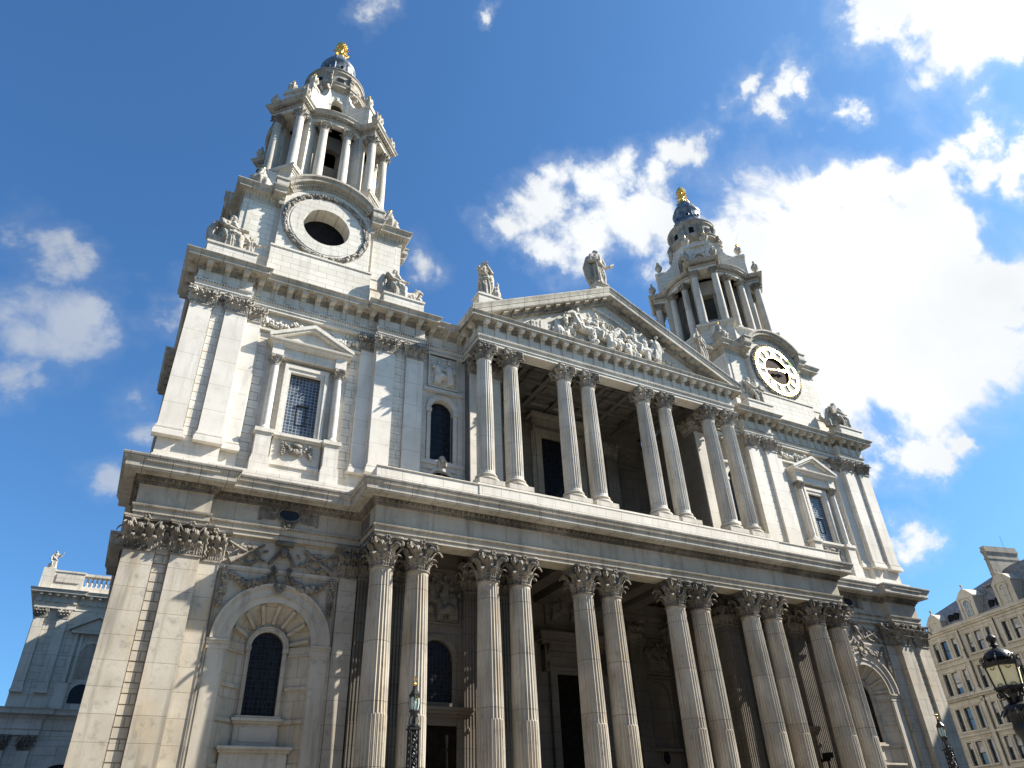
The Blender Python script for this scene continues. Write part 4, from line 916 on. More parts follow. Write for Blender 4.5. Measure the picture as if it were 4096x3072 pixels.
for q_, (x_, z_, h_, f_) in enumerate(((-3.3, .9, 1.3, -1), (-2.9, 1.9, 1.2, 1), (-.75, 1.5, 1.4, 1), (.2, 1.0, 1.5, -1), (1.55, .9, 1.3, 1), (3.1, .4, 1.5, -1), (-1.7, .3, 1.2, 1), (2.9, 1.3, 1.1, 1), (-3.9, 1.5, 1.0, -1))):
    mb = MB(); figure_soup(mb, x_, B+z_, h_, -.34-.03*q_, 90+q_, q_ % 2 == 0, f_); fuse(mb, 60+q_)
mb = MB()
for i in range(46): x = rnd.uniform(-3.9, 4.2); mb.blob((x, -.3, B+rnd.uniform(.1, .75)), (rnd.uniform(.12, .34), .2, rnd.uniform(.1, .26)), 7, 5)
fuse(mb, 50); mb = MB()
for i in range(40):
    x = rnd.uniform(4.4, 7.4); mb.blob((x, -.28, B+rnd.uniform(.05, max(.12, (8.4-x)*.36))), (rnd.uniform(.06, .16), .12, rnd.uniform(.05, .12)), 6, 4)
fuse(mb, 51); mb = MB()
for i in range(22): x = rnd.uniform(-8.8, -6.5); mb.blob((x, -.26, B+rnd.uniform(.03, max(.1, (9.2+x)*.33))), (rnd.uniform(.06, .18), .1, rnd.uniform(.05, .12)), 6, 4)
fuse(mb, 52); mb = MB()
for i in range(9):  mb.blob((-1.1+i*.33, -.27, 35.42-.008*i*i-.05*i), (.30, .14, .15), 7, 5)
fuse(mb, 53)
tym.build('tympanum_relief', RELIEF, ped, True, ang=70)
mb = MB()
for i in range(14):
    t = i/13; a = Vector((-1.05+2.1*t, -.33, 35.25-.55*t)); b = Vector((-.75+2.0*t, -.27, 33.75+.1*sin(i*2.1)-.1*t))
    mb.tube([a, a.lerp(b, .5)+Vector((0, -.06, 0)), b], [.02, .05, .04], 5)
mb.build('carved_rays', RELIEF, ped, True)
mb = MB()                                             # the little carved town
for x0, x1, z1, d in ((-6.6, -5.1, 1.15, .16), (-5.9, -5.4, 1.3, .2), (-5.0, -4.1, .95, .3), (-4.75, -4.35, 1.55, .26), (-7.4, -6.7, .55, .2)): mb.box(x0, x1, -.22-d, -.2, B, B+z1)
mb.lathe([(.48, B), (.48, B+.8), (.3, B+1.15), (0, B+1.3)], 12, -4.5, -.35); mb.prism([(-4.1, B+.3), (-3.2, B+.3), (-3.75, B+2.0)], -.36, -.2); mb.prism([(-4.8, B+1.55), (-4.3, B+1.55), (-4.55, B+1.95)], -.46, -.2)
town = mb.build('carved_town', RELIEF, ped)
mb = MB()
for j in range(3):
    for i in range(6): x = -6.45+i*.25; mb.box(x-.04, x+.04, -.41, -.37, B+.2+j*.32, B+.4+j*.32)
for i in range(5): a = -2.4+i*.42; mb.box(-4.5+.49*cos(a)-.04, -4.5+.49*cos(a)+.04, -.35+.49*sin(a)-.03, -.35+.49*sin(a)+.05, B+.3, B+.6)
mb.build('window', CARVE, town)
for s in SG: mb = MB(); mb.prism([(s*8.48, 32.0), (s*10.2, 31.7), (s*10.2, 34.15), (s*8.48, 34.15)], .37, 1.35); mb.box(s*8.42, s*10.26, .31, 1.41, 34.15, 34.3); mb.build('acroterion_pedestal', WHITE, ped)
mb = MB(); mb.box(-.5, .56, -.15, .7, 36.8, 38.3); mb.box(-.58, .64, -.22, .78, 38.3, 38.42)
mb.build('acroterion_pedestal', WHITE, ped)
for s in SG:
    for a, b in ((24.55, 27.3), (14.0, 16.7)):
        mb = MB(); mb.box(s*a, s*b, .75, 3, 31.42, 32.1); mb.box(s*(a-.06), s*(b+.06), .68, 3, 32.1, 32.24); mb.build('statue_pedestal', TOWER, church)

# ================================================================ bell towers (meshes local to the tower axis, shared by both)
def rot4(mb, fn):
    for k in range(4): mb.T = Matrix.Rotation(k*pi/2, 4, 'Z'); fn(mb, k)
    mb.T = None
KZ = 37.70                                            # centre of the clock circle
mb = MB()
mb.box(-4.3, 4.3, -4.3, 4.3, 31, 43)
def stage(m, k):
    m.box(-5.42, -3.0, -5.42, -3.0, 31.3, 39.5)
    m.box(-5.05, -3.35, -5.48, -5.3, 34.85, 38.3)                  # raised corner panels
    m.T = Matrix.Rotation(k*pi/2, 4, 'Z') @ Matrix.Rotation(pi/2, 4, 'Z'); m.box(3.35, 5.05, -5.48, -5.3, 34.85, 38.3); m.T = Matrix.Rotation(k*pi/2, 4, 'Z')
    m.box(-5.52, -3.0, -5.52, -3.0, 31.3, 33.9); m.box(-5.58, -3.0, -5.58, -3.0, 33.9, 34.0)
    m.box(-3.25, 3.25, -6.08, -4, 31.2, 34.62); m.box(-3.3, 3.3, -6.14, -4, 34.62, 34.75); m.box(-3.28, 3.28, -6.12, -4, 31.2, 33.3)
    n = 64; P = []; Q = []
    for i in range(n):
        a = 2*pi*i/n; d = (cos(a), sin(a)); t = 9
        if abs(d[0]) > 1e-6: t = min(t, 3.05/abs(d[0]))
        if d[1] < 0: t = min(t, (KZ-34.7)/-d[1])
        if d[1] > 0: t = min(t, 3.62)
        P.append((2.5*d[0], KZ+2.5*d[1])); Q.append((t*d[0], KZ+t*d[1]))
    for i in range(n): j = (i+1) % n; m.prism([P[i], Q[i], Q[j], P[j]], -5.85, -4.2)
rot4(mb, stage)
clock_stage_me = mb.mesh('bell_tower', TOWER)
mb = MB(); dn_ = MB(); bkm = MB()
cornp = [(-5.85, -2.95), (-5.85, -3.25), (-5.42, -3.25), (-5.42, -5.42), (-3.25, -5.42), (-3.25, -5.85), (-2.95, -5.85)]
cp_ = [(-.5, 38.55), (.04, 38.56), (.06, 38.68), (0.02, 38.72), (.02, 38.95), (.08, 39.0), (.12, 39.12), (.18, 39.16), (.46, 39.2), (.46, 39.42), (.52, 39.46), (.64, 39.64), (.64, 39.70), (-1.5, 39.8)]
def corn(m, k):
    m.sweep(cornp, cp_)
    for t in SG: m.box(t*2.92, t*3.72, -6.5, -4.3, 39.72, 40.22); m.box(t*2.86, t*3.78, -6.58, -4.3, 40.22, 40.36)
    a0 = math.acos(3.0/3.9)
    for r0, r1, y in ((3.22, 3.42, -5.93), (3.42, 3.62, -6.03), (3.62, 3.85, -6.38), (3.85, 3.92, -6.46), (3.92, 4.08, -6.52)): arch_ring(m, 0, 37.85, r0, r1, y, -4.0, 30, a0, pi-a0)
rot4(mb, corn); stage_corn_me = mb.mesh('cornice', CORN)
def dent(m, k):
    b = m.T
    m.along(cornp, .10, .2, lambda q: q.box(-.055, .055, -.06, .05, 39.02, 39.15), marg=.06)
    m.T = b
    for i in range(36):
        a = .7+(pi-1.4)*i/35; R = Matrix.Rotation(pi/2-a, 4, 'Y'); m.T = b @ Matrix.Translation((3.53*cos(a), -6.08, 37.85+3.53*sin(a))) @ R; m.box(-.055, .055, -.06, .04, -.07, .07)
    m.T = b
dn_.T = Matrix.Identity(4); dent(dn_, 0); dn_.T = None; dent_me = dn_.mesh('dentils', RELIEF)
# oculus ring, garland and dark void
mb = MB(); mbG = MB(); mbV = MB()
def ocu(m, k):
    arch_ring(m, 0, KZ, 1.56, 2.42, -5.93, -5.6, 40, 0, 2*pi); arch_ring(m, 0, KZ, 2.42, 2.56, -5.9, -5.6, 40, 0, 2*pi)
    arch_ring(m, 0, KZ, 1.56, 1.75, -5.6, -4.72, 40, 0, 2*pi)
ocu(mb, 0); ocu_me = mb.mesh('oculus_surround', TOWER)
def gar(m, k):
    r = random.Random(k); b = m.T
    for i in range(84):
        a = 2*pi*i/84
        for q in range(2):
            rr = 2.74+r.uniform(-.13, .13); m.T = b @ Matrix.Translation((rr*cos(a), -5.90-r.random()*.08, KZ+rr*sin(a))) @ Matrix.Rotation(-a+r.uniform(-.7, .7), 4, 'Y'); m.blob((0, 0, 0), (r.uniform(.07, .12), .1, r.uniform(.12, .2)), 6, 4)
    m.T = b
    m.tube([(2.95*cos(a*pi/24), -5.86, KZ+2.95*sin(a*pi/24)) for a in range(48)], .05, 5, True); m.tube([(2.58*cos(a*pi/24), -5.88, KZ+2.58*sin(a*pi/24)) for a in range(48)], .04, 5, True)
mbG.T = Matrix.Identity(4); gar(mbG, 0); mbG.T = None; gar_me = mbG.mesh('garland', CARVE, True, 60)
mbV.prism([(1.7*cos(a*pi/16), KZ+1.7*sin(a*pi/16)) for a in range(32)], -4.75, -4.6); void_me = mbV.mesh('oculus', VOID)
# drum under the lantern
mb = MB(); mb.lathe([(4.5, 39.6), (4.5, 42.9), (4.56, 42.95), (4.6, 43.1), (4.72, 43.2), (4.72, 43.42), (4.6, 43.46), (0.1, 43.47)], 48)
def diag(m, k):
    m.T = Matrix.Rotation(k*pi/2+pi/4, 4, 'Z')
    m.box(3, 5.46, -1.5, 1.5, 39.7, 42.95); m.box(3, 5.52, -1.56, 1.56, 39.7, 40.6)
    for z0, z1, e in ((42.95, 43.08, .08), (43.08, 43.22, .16), (43.22, 43.42, .28), (43.42, 43.5, .33)): m.box(3, 5.46+e, -1.5-e, 1.5+e, z0, z1)
rot4(mb, diag); drum_me = mb.mesh('lantern_base', TOWER)
# lantern columns
mb = MB(); mb.box(-.46, .46, -.46, .46, 43.5, 43.72); mb.lathe([(.45, 43.72), (.46, 43.8), (.42, 43.86), (.38, 43.9), (.4, 43.98), (.37, 44.04), (.36, 44.08), (.355, 45.5), (.31, 49.72), (.34, 49.74), (.34, 49.8)], 20)
lc_me = mb.mesh('column', WSHAFT, True); lcap_me = capital_round(.66, .31, .43, True).mesh('capital', CARVE, True, 55)
mb = MB(); mb.lathe([(.34, 49.74), (.34, 49.8)], 8); mb.cur = 1; mb.T = Matrix.Translation((0, 0, 49.8)); c_ = capital_round(.66, .31, .43, True)
mb.add(c_.v, c_.f); mb.T = None; m0 = MB(); m0.box(-.46, .46, -.46, .46, 43.5, 43.72); m0.lathe([(.45, 43.72), (.46, 43.8), (.42, 43.86), (.38, 43.9), (.4, 43.98), (.37, 44.04), (.36, 44.08), (.355, 45.5), (.31, 49.72), (.34, 49.74)], 20)
mb.v, mb.f, mb.m = m0.v+mb.v, m0.f+[tuple(i+len(m0.v) for i in f) for f in mb.f], [0]*len(m0.f)+mb.m
lcol_me = mb.mesh('column', [WSHAFT, CARVE], True, 50)
# piers and inner walls
mb = MB()
def piers(m, k):
    m.T = Matrix.Rotation(k*pi/2+pi/4, 4, 'Z')
    m.box(3.0, 4.3, -1.38, -.78, 43.45, 50.45); m.box(3.0, 4.3, .78, 1.38, 43.45, 50.45); m.box(2.7, 3.5, -1.3, 1.3, 43.45, 45.4); m.box(2.7, 3.5, -1.3, 1.3, 48.6, 50.45); m.box(2.7, 3.3, -1.3, -.5, 45.4, 48.6); m.box(2.7, 3.3, .5, 1.3, 45.4, 48.6)
    for t in SG: m.box(3.0, 4.38, t*.74, t*1.42, 43.45, 44.1); m.box(3.0, 4.36, t*.74, t*1.42, 49.7, 49.85)
    m.T = Matrix.Rotation(k*pi/2, 4, 'Z')
rot4(mb, piers); pier_me = mb.mesh('lantern_piers', TGREY)
mb = MB()
def inner(m, k):
    wall_open(m, -1.5, 1.5, 46.3, 50.45, -3.15, .45, [(0, .72, 46.75, 48.1, True)]); wall_open(m, -1.5, 1.5, 43.45, 46.3, -3.15, .45, [(0, .72, 43.9, 45.5, False)])
    m.T = Matrix.Rotation(k*pi/2+pi/4, 4, 'Z'); m.box(2.3, 2.68, -1.7, 1.7, 43.45, 50.45)
rot4(mb, inner); mb.lathe([(3.9, 50.3), (.01, 50.3)], 24); mb.lathe([(2.2, 46.1), (.01, 46.12)], 16); lin_me = mb.mesh('inner_wall', DIM)  # dark stone colour paints the shade inside the lantern
# lantern entablature following the diagonal projections
def lpath(r, D, w, na=8):
    P = []
    for k in range(4):
        a = -3*pi/4+k*pi/2; n = Vector((cos(a), sin(a))); t = Vector((-sin(a), cos(a))); d0 = sqrt(r*r-w*w)
        P += [n*d0-t*w, n*D-t*w, n*D+t*w, n*d0+t*w]
        e0 = a+math.asin(w/r); e1 = a+pi/2-math.asin(w/r)
        P += [Vector((r*cos(e0+(e1-e0)*i/na), r*sin(e0+(e1-e0)*i/na))) for i in range(1, na)]
    return [(p.x, p.y) for p in P]
LPth = lpath(4.25, 5.36, 1.30)
mb = MB(); mb.sweep(LPth, [(-.62, 50.46), (0, 50.46), (0, 50.62), (.03, 50.63), (.03, 50.75), (.07, 50.78), (.07, 50.83), (0.01, 50.84), (.01, 51.0), (.05, 51.02)], True)
mb.lathe([(4.15, 50.5), (4.15, 51.4)], 48); rot4(mb, lambda m, k: (setattr(m, 'T', Matrix.Rotation(k*pi/2+pi/4, 4, 'Z')), m.box(3.6, 5.2, -1.2, 1.2, 50.62, 51.4)))
lent_me = mb.mesh('lantern_entablature', WHITE)
mb = MB(); mb.sweep(LPth, [(.05, 51.02), (.1, 51.1), (.14, 51.12), (.38, 51.16), (.38, 51.30), (.42, 51.33), (.52, 51.44), (.52, 51.49), (-2.2, 51.56)], True); lcorn_me = mb.mesh('cornice', CORN)
mb = MB(); mb.along(LPth, .10, .26, lambda m: (m.blob((0, -.08, 51.06), (.085, .12, .10), 6, 4), m.box(.1, .16, -.16, .05, 51.0, 51.15)), True, marg=.02); mb.along(LPth, .05, .13, lambda m: m.box(-.04, .04, -.05, .02, 50.73, 50.80), True, marg=.02); lbed_me = mb.mesh('bed_moulding', CARVE)
# attic pedestals with scrolls, upper drum
mb = MB()
def attic(m, k):
    m.T = Matrix.Rotation(k*pi/2+pi/4, 4, 'Z')
    sc = [(2.2, 51.5), (4.62, 51.5), (4.62, 54.45), (3.95, 54.5), (3.45, 54.7), (3.0, 55.1), (2.7, 55.7), (2.5, 56.4), (2.42, 57.1), (2.2, 57.1)]
    T0 = m.T
    for t in SG:
        m.T = T0 @ Matrix.Translation((0, t*.98, 0)); m.prism(sc, -.30, .30); m.box(3.75, 4.72, -.38, .38, 54.45, 54.62)
        spiral(m, (2.75, -.32, 56.9), (1, 0, 0), (0, 0, 1), .24, 1.5, .07, 12); spiral(m, (2.75, .32, 56.9), (1, 0, 0), (0, 0, 1), .24, 1.5, .07, 12)
    m.T = T0 @ Matrix.Rotation(pi/2, 4, 'Z'); wall_open(m, -.72, .72, 51.5, 54.3, -4.5, .4, [(0, .42, 51.5, 52.9, True)]); m.box(-1.4, 1.4, -4.74, -4.35, 54.2, 54.5)
    for t in SG: m.blob((t*.55, -4.55, 53.7), (.2, .12, .45), 6, 5)
    m.T = Matrix.Rotation(k*pi/2, 4, 'Z')
    wall_open(m, -.85, .85, 51.5, 57.3, -2.42, .4, [(0, .5, 51.7, 55.3, True)])
    for t in SG: m.box(t*.5, t*.66, -2.50, -2.3, 51.5, 55.3); m.box(t*.48, t*.74, -2.54, -2.3, 55.1, 55.3)
    arch_ring(m, 0, 55.3, .5, .7, -2.5, -2.3, 12); m.box(-.12, .12, -2.6, -2.3, 55.75, 56.2)
    m.T = None
rot4(mb, attic)
for k in range(4): a = k*pi/2+pi/4; mb.lathe([(2.36, 51.5), (2.36, 57.3)], 10, a0=a-.47, a1=a+.47)
attic_me = mb.mesh('attic', TOWER)
mb = MB()
def lc_mod(a, j, z): return 1.0
mb.lathe([(2.2, 57.0), (2.45, 57.05), (2.5, 57.2), (2.62, 57.3), (2.86, 57.4), (2.86, 57.6), (2.95, 57.75), (2.95, 57.82), (2.5, 57.92), (2.42, 57.95), (2.42, 59.55), (2.46, 59.6), (2.5, 59.7), (2.6, 59.76), (2.6, 59.95), (2.68, 60.05), (2.68, 60.12), (2.4, 60.18)], 48)
for k in range(8):
    a = k*pi/4+pi/8; mb.T = Matrix.Rotation(a, 4, 'Z'); mb.box(2.3, 2.62, -.22, .22, 58.0, 59.68); mb.box(2.3, 2.74, -.26, .26, 59.3, 59.62); mb.box(2.3, 2.98, -.35, .35, 57.1, 57.42); mb.box(2.3, 3.06, -.4, .4, 57.42, 57.84)
    for y in (-.12, 0, .12): mb.box(2.6, 2.66, y-.035, y+.035, 58.1, 58.8); mb.box(2.6, 2.70, y-.035, y+.035, 59.0, 59.28)
mb.T = None; ldrum_me = mb.mesh('upper_drum', GREY, True, 30)
mb = MB()
mb.box(2.3, 2.45, -.26, .26, 58.35, 59.15); ldw_me = mb.mesh('window', VOID)
mb = MB(); mb.lathe([(2.56, 60.14), (2.5, 60.25), (2.2, 60.6), (1.9, 61.0), (1.62, 61.5), (1.47, 62.05), (1.42, 62.6), (1.46, 63.0), (1.56, 63.12), (1.60, 63.3), (1.54, 63.46), (1.44, 63.5), (1.36, 63.8), (1.2, 64.2), (1.0, 64.55), (.82, 64.8), (.8, 64.95), (.2, 65)], 40)
for k in range(8):
    a = k*pi/4+pi/8; mb.tube([(r*cos(a), r*sin(a), z) for r, z in ((2.5, 60.25), (2.2, 60.6), (1.9, 61.0), (1.62, 61.5), (1.48, 62.05), (1.43, 62.6), (1.47, 63.0))], .07, 5); mb.tube([(r*cos(a), r*sin(a), z) for r, z in ((1.45, 63.5), (1.37, 63.8), (1.2, 64.2), (1.0, 64.55), (.82, 64.8))], .05, 5)
    b = k*pi/4; mb.T = Matrix.Rotation(b, 4, 'Z'); mb.tube([(1.55+.0*c, .2*cos(c*pi/6), 62.05+.25*sin(c*pi/6)) for c in range(12)], .06, 5, True); mb.T = None
dome_me = mb.mesh('lead_dome', LEAD, True, 35)
mb = MB()
mb.blob((1.5, 0, 62.05), (.06, .17, .22)); domeo_me = mb.mesh('oculus', VOID, True)
mb = MB(); mb.lathe([(.74, 64.93), (.76, 65.1), (.6, 65.25), (.42, 65.4), (.34, 65.75), (.38, 65.9), (.48, 65.95), (.34, 66.05), (.30, 66.2), (.44, 66.35)], 20)
for i in range(9):
    z = 66.42+i*.185; R = .44*sin(min(1, (i+1.6)/5)*pi/2)*(1 if i < 5 else cos((i-4)/5.2*pi/2))
    for q in range(11): a = 2*pi*(q+.5*(i % 2))/11; mb.blob((R*cos(a), R*sin(a), z), (.17*R/.6+.03, .17*R/.6+.03, .15), 6, 4)
mb.blob((0, 0, 67.1), (.40, .40, .92)); mb.blob((0, 0, 68.0), (.14, .14, .14))
for k in range(8):
    a = k*pi/4; leaf(mb, .36*cos(a), .36*sin(a), cos(a), sin(a), 65.95, .5, .36, .2, .2)
for k in range(4): a = k*pi/2+pi/4; spiral(mb, (.62*cos(a), .62*sin(a), 65.45), (cos(a), sin(a), 0), (0, 0, 1), .26, 1.4, .09, 12)
pine_me = mb.mesh('pineapple_finial', GOLD, True, 50)
# urns
def urn(h, gold):
    mb = MB(); k = h/1.9; mb.lathe([(.28*k, 0), (.28*k, .10*k), (.13*k, .16*k), (.09*k, .40*k), (.16*k, .5*k), (.32*k, .70*k), (.39*k, .92*k), (.35*k, 1.08*k), (.24*k, 1.2*k), (.30*k, 1.27*k), (.2*k, 1.34*k), (.12*k, 1.4*k)], 32, mod=lambda a, j, z: 1+(.09*cos(8*a) if .45*k < z < 1.1*k else 0))
    for q in range(8): a = q*pi/4; mb.blob((.3*k*cos(a), .3*k*sin(a), 1.14*k), (.09*k,)*3, 6, 4)
    if gold:
        mb.cur = 1; mb.blob((0, 0, 1.55*k), (.17*k, .17*k, .2*k)); mb.blob((.03*k, 0, 1.75*k), (.1*k, .1*k, .15*k))
        for q in range(5): a = q*1.2566; mb.blob((.12*k*cos(a), .12*k*sin(a), 1.58*k), (.07*k, .07*k, .15*k), 6, 4)
    else: mb.blob((0, 0, 1.47*k), (.17*k, .17*k, .14*k)); mb.lathe([(.06*k, 1.55*k), (.05*k, 1.68*k)], 8); mb.blob((0, 0, 1.78*k), (.125*k,)*3)
    return mb
urnA = urn(1.9, True).mesh('urn', [STATUE, GOLD], True); urnB = urn(1.85, False).mesh('urn', [STATUE, GOLD], True)
mb = MB()                                             # large flaming urn with side scrolls on the stage corners
mb.lathe([(.5, 0), (.5, .15), (.28, .25), (.2, .6), (.3, .7), (.58, 1.0), (.72, 1.38), (.64, 1.6), (.4, 1.75), (.46, 1.85), (.36, 2.0), (.2, 2.5), (.12, 2.7)], 54, mod=lambda a, j, z: 1+(.11*cos(9*a) if .6 < z < 1.6 else 0))
for q in range(7): a = q*2*pi/7; mb.tube([(.3*cos(a), .3*sin(a), 1.95), (.22*cos(a+.5), .22*sin(a+.5), 2.35), (.1*cos(a+1), .1*sin(a+1), 2.75)], [.12, .1, .05], 6)
for t in SG:
    mb.tube([(t*.3, t*-.3, .1), (t*.8, t*-.8, .5), (t*1.2, t*-1.2, .35), (t*1.5, t*-1.5, .12)], [.16, .18, .2, .12], 7); spiral(mb, (t*.75, t*-.75, .45), (t, -t, 0), (0, 0, 1), .3, 1.4, .1, 12)
mb.cur = 1; mb.blob((0, 0, 2.85), (.16, .16, .18)); urnC = mb.mesh('urn', [STATUE, GOLD], True, 55)

def inst(me, parent, loc=(0, 0, 0), rz=0, name=None):
    o = bpy.data.objects.new(name or me.name.split('.')[0], me); COL.objects.link(o); o.parent = parent; o.location = loc; o.rotation_euler.z = rz; return o
for s in SG:
    tw = inst(clock_stage_me, church, (s*TX, 8.3, 0))
    tw['label'] = 'right bell tower with the gilded clock' if s > 0 else 'left bell tower with an open round hole instead of a clock'
    for me in (stage_corn_me, drum_me, pier_me, lin_me, lent_me, lcorn_me, lbed_me, attic_me, ldrum_me, dome_me, pine_me): inst(me, tw)
    for me in (dent_me, ocu_me, gar_me, void_me):
        for k in range(4): inst(me, tw, rz=k*pi/2)
    for me in (ldw_me, domeo_me):
        for k in range(8): inst(me, tw, rz=k*pi/4)
    for k in range(4):
        a = k*pi/2+pi/4; n = Vector((cos(a), sin(a), 0)); t = Vector((-sin(a), cos(a), 0))
        for e in SG:
            inst(lcol_me, tw, n*5.02+t*(e*.97), a); inst(urnA, tw, n*4.25+t*(e*.98)+Vector((0, 0, 54.6)), a); inst(urnB, tw, n*5.35+t*(e*1.35)+Vector((0, 0, 51.48)), a)
        inst(urnC, tw, n*6.55+Vector((0, 0, 39.75)), a-pi/4)
        b = k*pi/2; n = Vector((cos(b), sin(b), 0)); t = Vector((-sin(b), cos(b), 0))
        for e in SG: inst(lcol_me, tw, n*3.9+t*(e*.92), b)
# clock
ck = MB(); ck.prism([(1.78*cos(a*pi/24), KZ+1.78*sin(a*pi/24)) for a in range(48)], 2.42, 2.5); clock = ck.build('clock', CBROWN, church, label='round clock with gilded openwork numerals on the right tower')
clock.location.x = TX
mb = MB(); Y = 2.28
arch_ring(mb, 0, KZ, 1.42, 1.52, Y, Y+.06, 48, 0, 2*pi); mb.build('inner_ring', DGOLD, clock); mb = MB(); arch_ring(mb, 0, KZ, 2.28, 2.56, Y-.03, Y+.06, 60, 0, 2*pi)
for i in range(60):
    a = 2*pi*i/60; rr = 2.62; mb.blob((rr*cos(a), Y, KZ+rr*sin(a)), (.07, .06, .07), 6, 4)
ring = mb.build('dial_ring', DGOLD, clock)
NUM = ['XII', 'I', 'II', 'III', 'IV', 'V', 'VI', 'VII', 'VIII', 'IX', 'X', 'XI']
for i, tx_ in enumerate(NUM):
    mb = MB()
    a = pi/2-2*pi*i/12; wd = {'I': .15, 'V': .27, 'X': .27}; tot = sum(wd[c] for c in tx_)
    mb.T = Matrix.Translation((0, 0, KZ)) @ Matrix.Rotation(pi/2-a, 4, 'Y') @ Matrix.Translation((0, 0, 1.9)); x = -tot/2
    for c in tx_:
        w = wd[c]; L = [(0, 0)] if c == 'I' else [(-.06, .07), (.07, 0)] if c == 'V' else [(-.07, .07), (.07, -.07)]
        for b0, t0 in ([(0, 0)] if c == 'I' else [(0, -.075), (0, .075)] if c == 'V' else [(-.075, .075), (.075, -.075)]):
            xm = x+w/2; q = .06; mb.prism([(xm+b0-q, -.39), (xm+b0+q, -.39), (xm+t0+q, .39), (xm+t0-q, .39)], Y-.02, Y+.04)
        x += w
    mb.T = None; mb.build('numeral', DGOLD, clock)
mb = MB(); arch_ring(mb, 0, KZ, 1.50, 2.30, Y+.05, Y+.09, 60, 0, 2*pi); mb.build('dial_plate', TGREY, clock)
def hand(L, w, ang, name, y):
    mb = MB(); mb.T = Matrix.Translation((0, 0, KZ)) @ Matrix.Rotation(radians(ang), 4, 'Y')
    mb.prism([(-.05, -.5), (.05, -.5), (w*.5, L*.5), (w, L*.62), (w*.45, L*.78), (0, L), (-w*.45, L*.78), (-w, L*.62), (-w*.5, L*.5)], y, y+.05); mb.prism([(.16*cos(a*pi/8), .16*sin(a*pi/8)) for a in range(16)], y-.02, y+.06)
    if w > .15:
        for t in SG: mb.blob((t*.13, y, L*.55), (.09, .04, .12))
    mb.T = None; mb.build(name, DGOLD, clock)
hand(1.3, .19, 80, 'hour_hand', Y-.12); hand(1.95, .07, 259, 'minute_hand', Y-.2)

# ---- north transept, seen past the left edge of the front
tr = MB(); TY = 69.3
tr.box(-36.0, -10, TY+.35, TY+20, 0, 31)
rustic(tr, -34.8, -26, 19.6, 28, TY+.35, .8, 1.7, .06, .05); rustic(tr, -34.8, -26, 3, 15, TY+.35, .95, 2, .06, .05)
TPa = [(-36.3, TY+18), (-36.3, TY), (-31.9, TY), (-31.9, TY+.3), (-16, TY+.3)]
tr.sweep(TPa, [(-.5, 15.4), (0, 15.42), (0, 15.9), (.12, 16.05), (0, 16.1), (0, 17), (.3, 17.4), (.8, 17.5), (.85, 17.8), (1.0, 18.1), (-.6, 18.2)])
tr.sweep(TPa, [(-.5, 29.3), (0, 29.3), (0, 29.75), (.12, 29.93), (0, 29.96), (0, 30.7), (.15, 30.95), (.72, 31.0), (.75, 31.22), (.9, 31.42), (-.6, 31.5)])
tr.along(TPa, 0, .9, lambda m: (m.box(-.16, .16, -.6, .05, 30.72, 30.98), m.box(-.16, .16, -.12, .02, 30.0, 30.75)))
tr.box(-36.2, -31.9, TY+.1, TY+1.4, 31.4, 33.9); tr.box(-36.5, -35.2, TY-.1, TY+1.6, 31.4, 34.1); tr.box(-36.3, -31.8, TY, TY+1.5, 33.75, 33.95); tr.box(-34.9, -32.3, TY-.02, TY+.3, 32.5, 33.5)
tr.box(-31.9, -16, TY+.3, TY+1.2, 31.4, 32.3); tr.box(-31.9, -16, TY+.25, TY+1.25, 33.6, 33.9)
for z0, z1, x0, x1, y in ((26.6, 26.9, -31.6, -26.5, TY-.35), (21, 26.6, -31.2, -30.8, TY), (21, 26.6, -30.5, -30.2, TY+.1)): tr.box(x0, x1, y, TY+.4, z0, z1)
tr.prism([(-31.7, 26.95), (-26.3, 26.95), (-29, 28.5)], TY-.1, TY+.4)
for t in SG: tr.prism([(-29+t*2.85, 26.95), (-29, 28.55), (-29, 28.85), (-29+t*2.9, 27.2)], TY-.45, TY+.4)
arch_ring(tr, -29, 24.6, 1.0, 1.3, TY+.2, TY+.4); tr.box(-31.6, -30.4, TY-.1, TY+.4, 18.2, 21); arch_ring(tr, -29.0, 10.6, 2.0, 2.9, TY+.1, TY+.4, 20)
trans = tr.build('transept', TGREY, church, label='shaded north transept seen past the left edge of the front')
for x in (-35.4, -32.95): 
    o = pilaster(x-.5, x+.55, TY, 20.1, UCAP, UTOP-UCAP, True, TGREY, CARVE, base=.75); o = pilaster(x-.55, x+.6, TY, 3.2, LCAP, LTOP-LCAP, False, TGREY, BCARVE)
b = MB(); b.lathe([(.2, 32.3), (.2, 32.42), (.1, 32.48), (.2, 32.8), (.19, 32.9), (.08, 33.3), (.13, 33.36), (.1, 33.42), (.2, 33.48), (.2, 33.6)], 10); bal = b.mesh('baluster', TGREY, True)
for i in range(26): inst(bal, trans, (-31.5+i*.52, TY+.75, 0))
for z0, zs, hw in ((18.9, 19.9, 1.1), (21.5, 24.6, 1.0), (7.5, 10.6, 2.0)):
    w = MB(); w.prism(arch_pts(-29.0, hw, z0, zs), TY+.28, TY+.33); inst(w.mesh('blind_niche' if z0 == 21.5 else 'window', GREY if z0 == 21.5 else GLASSD), trans)

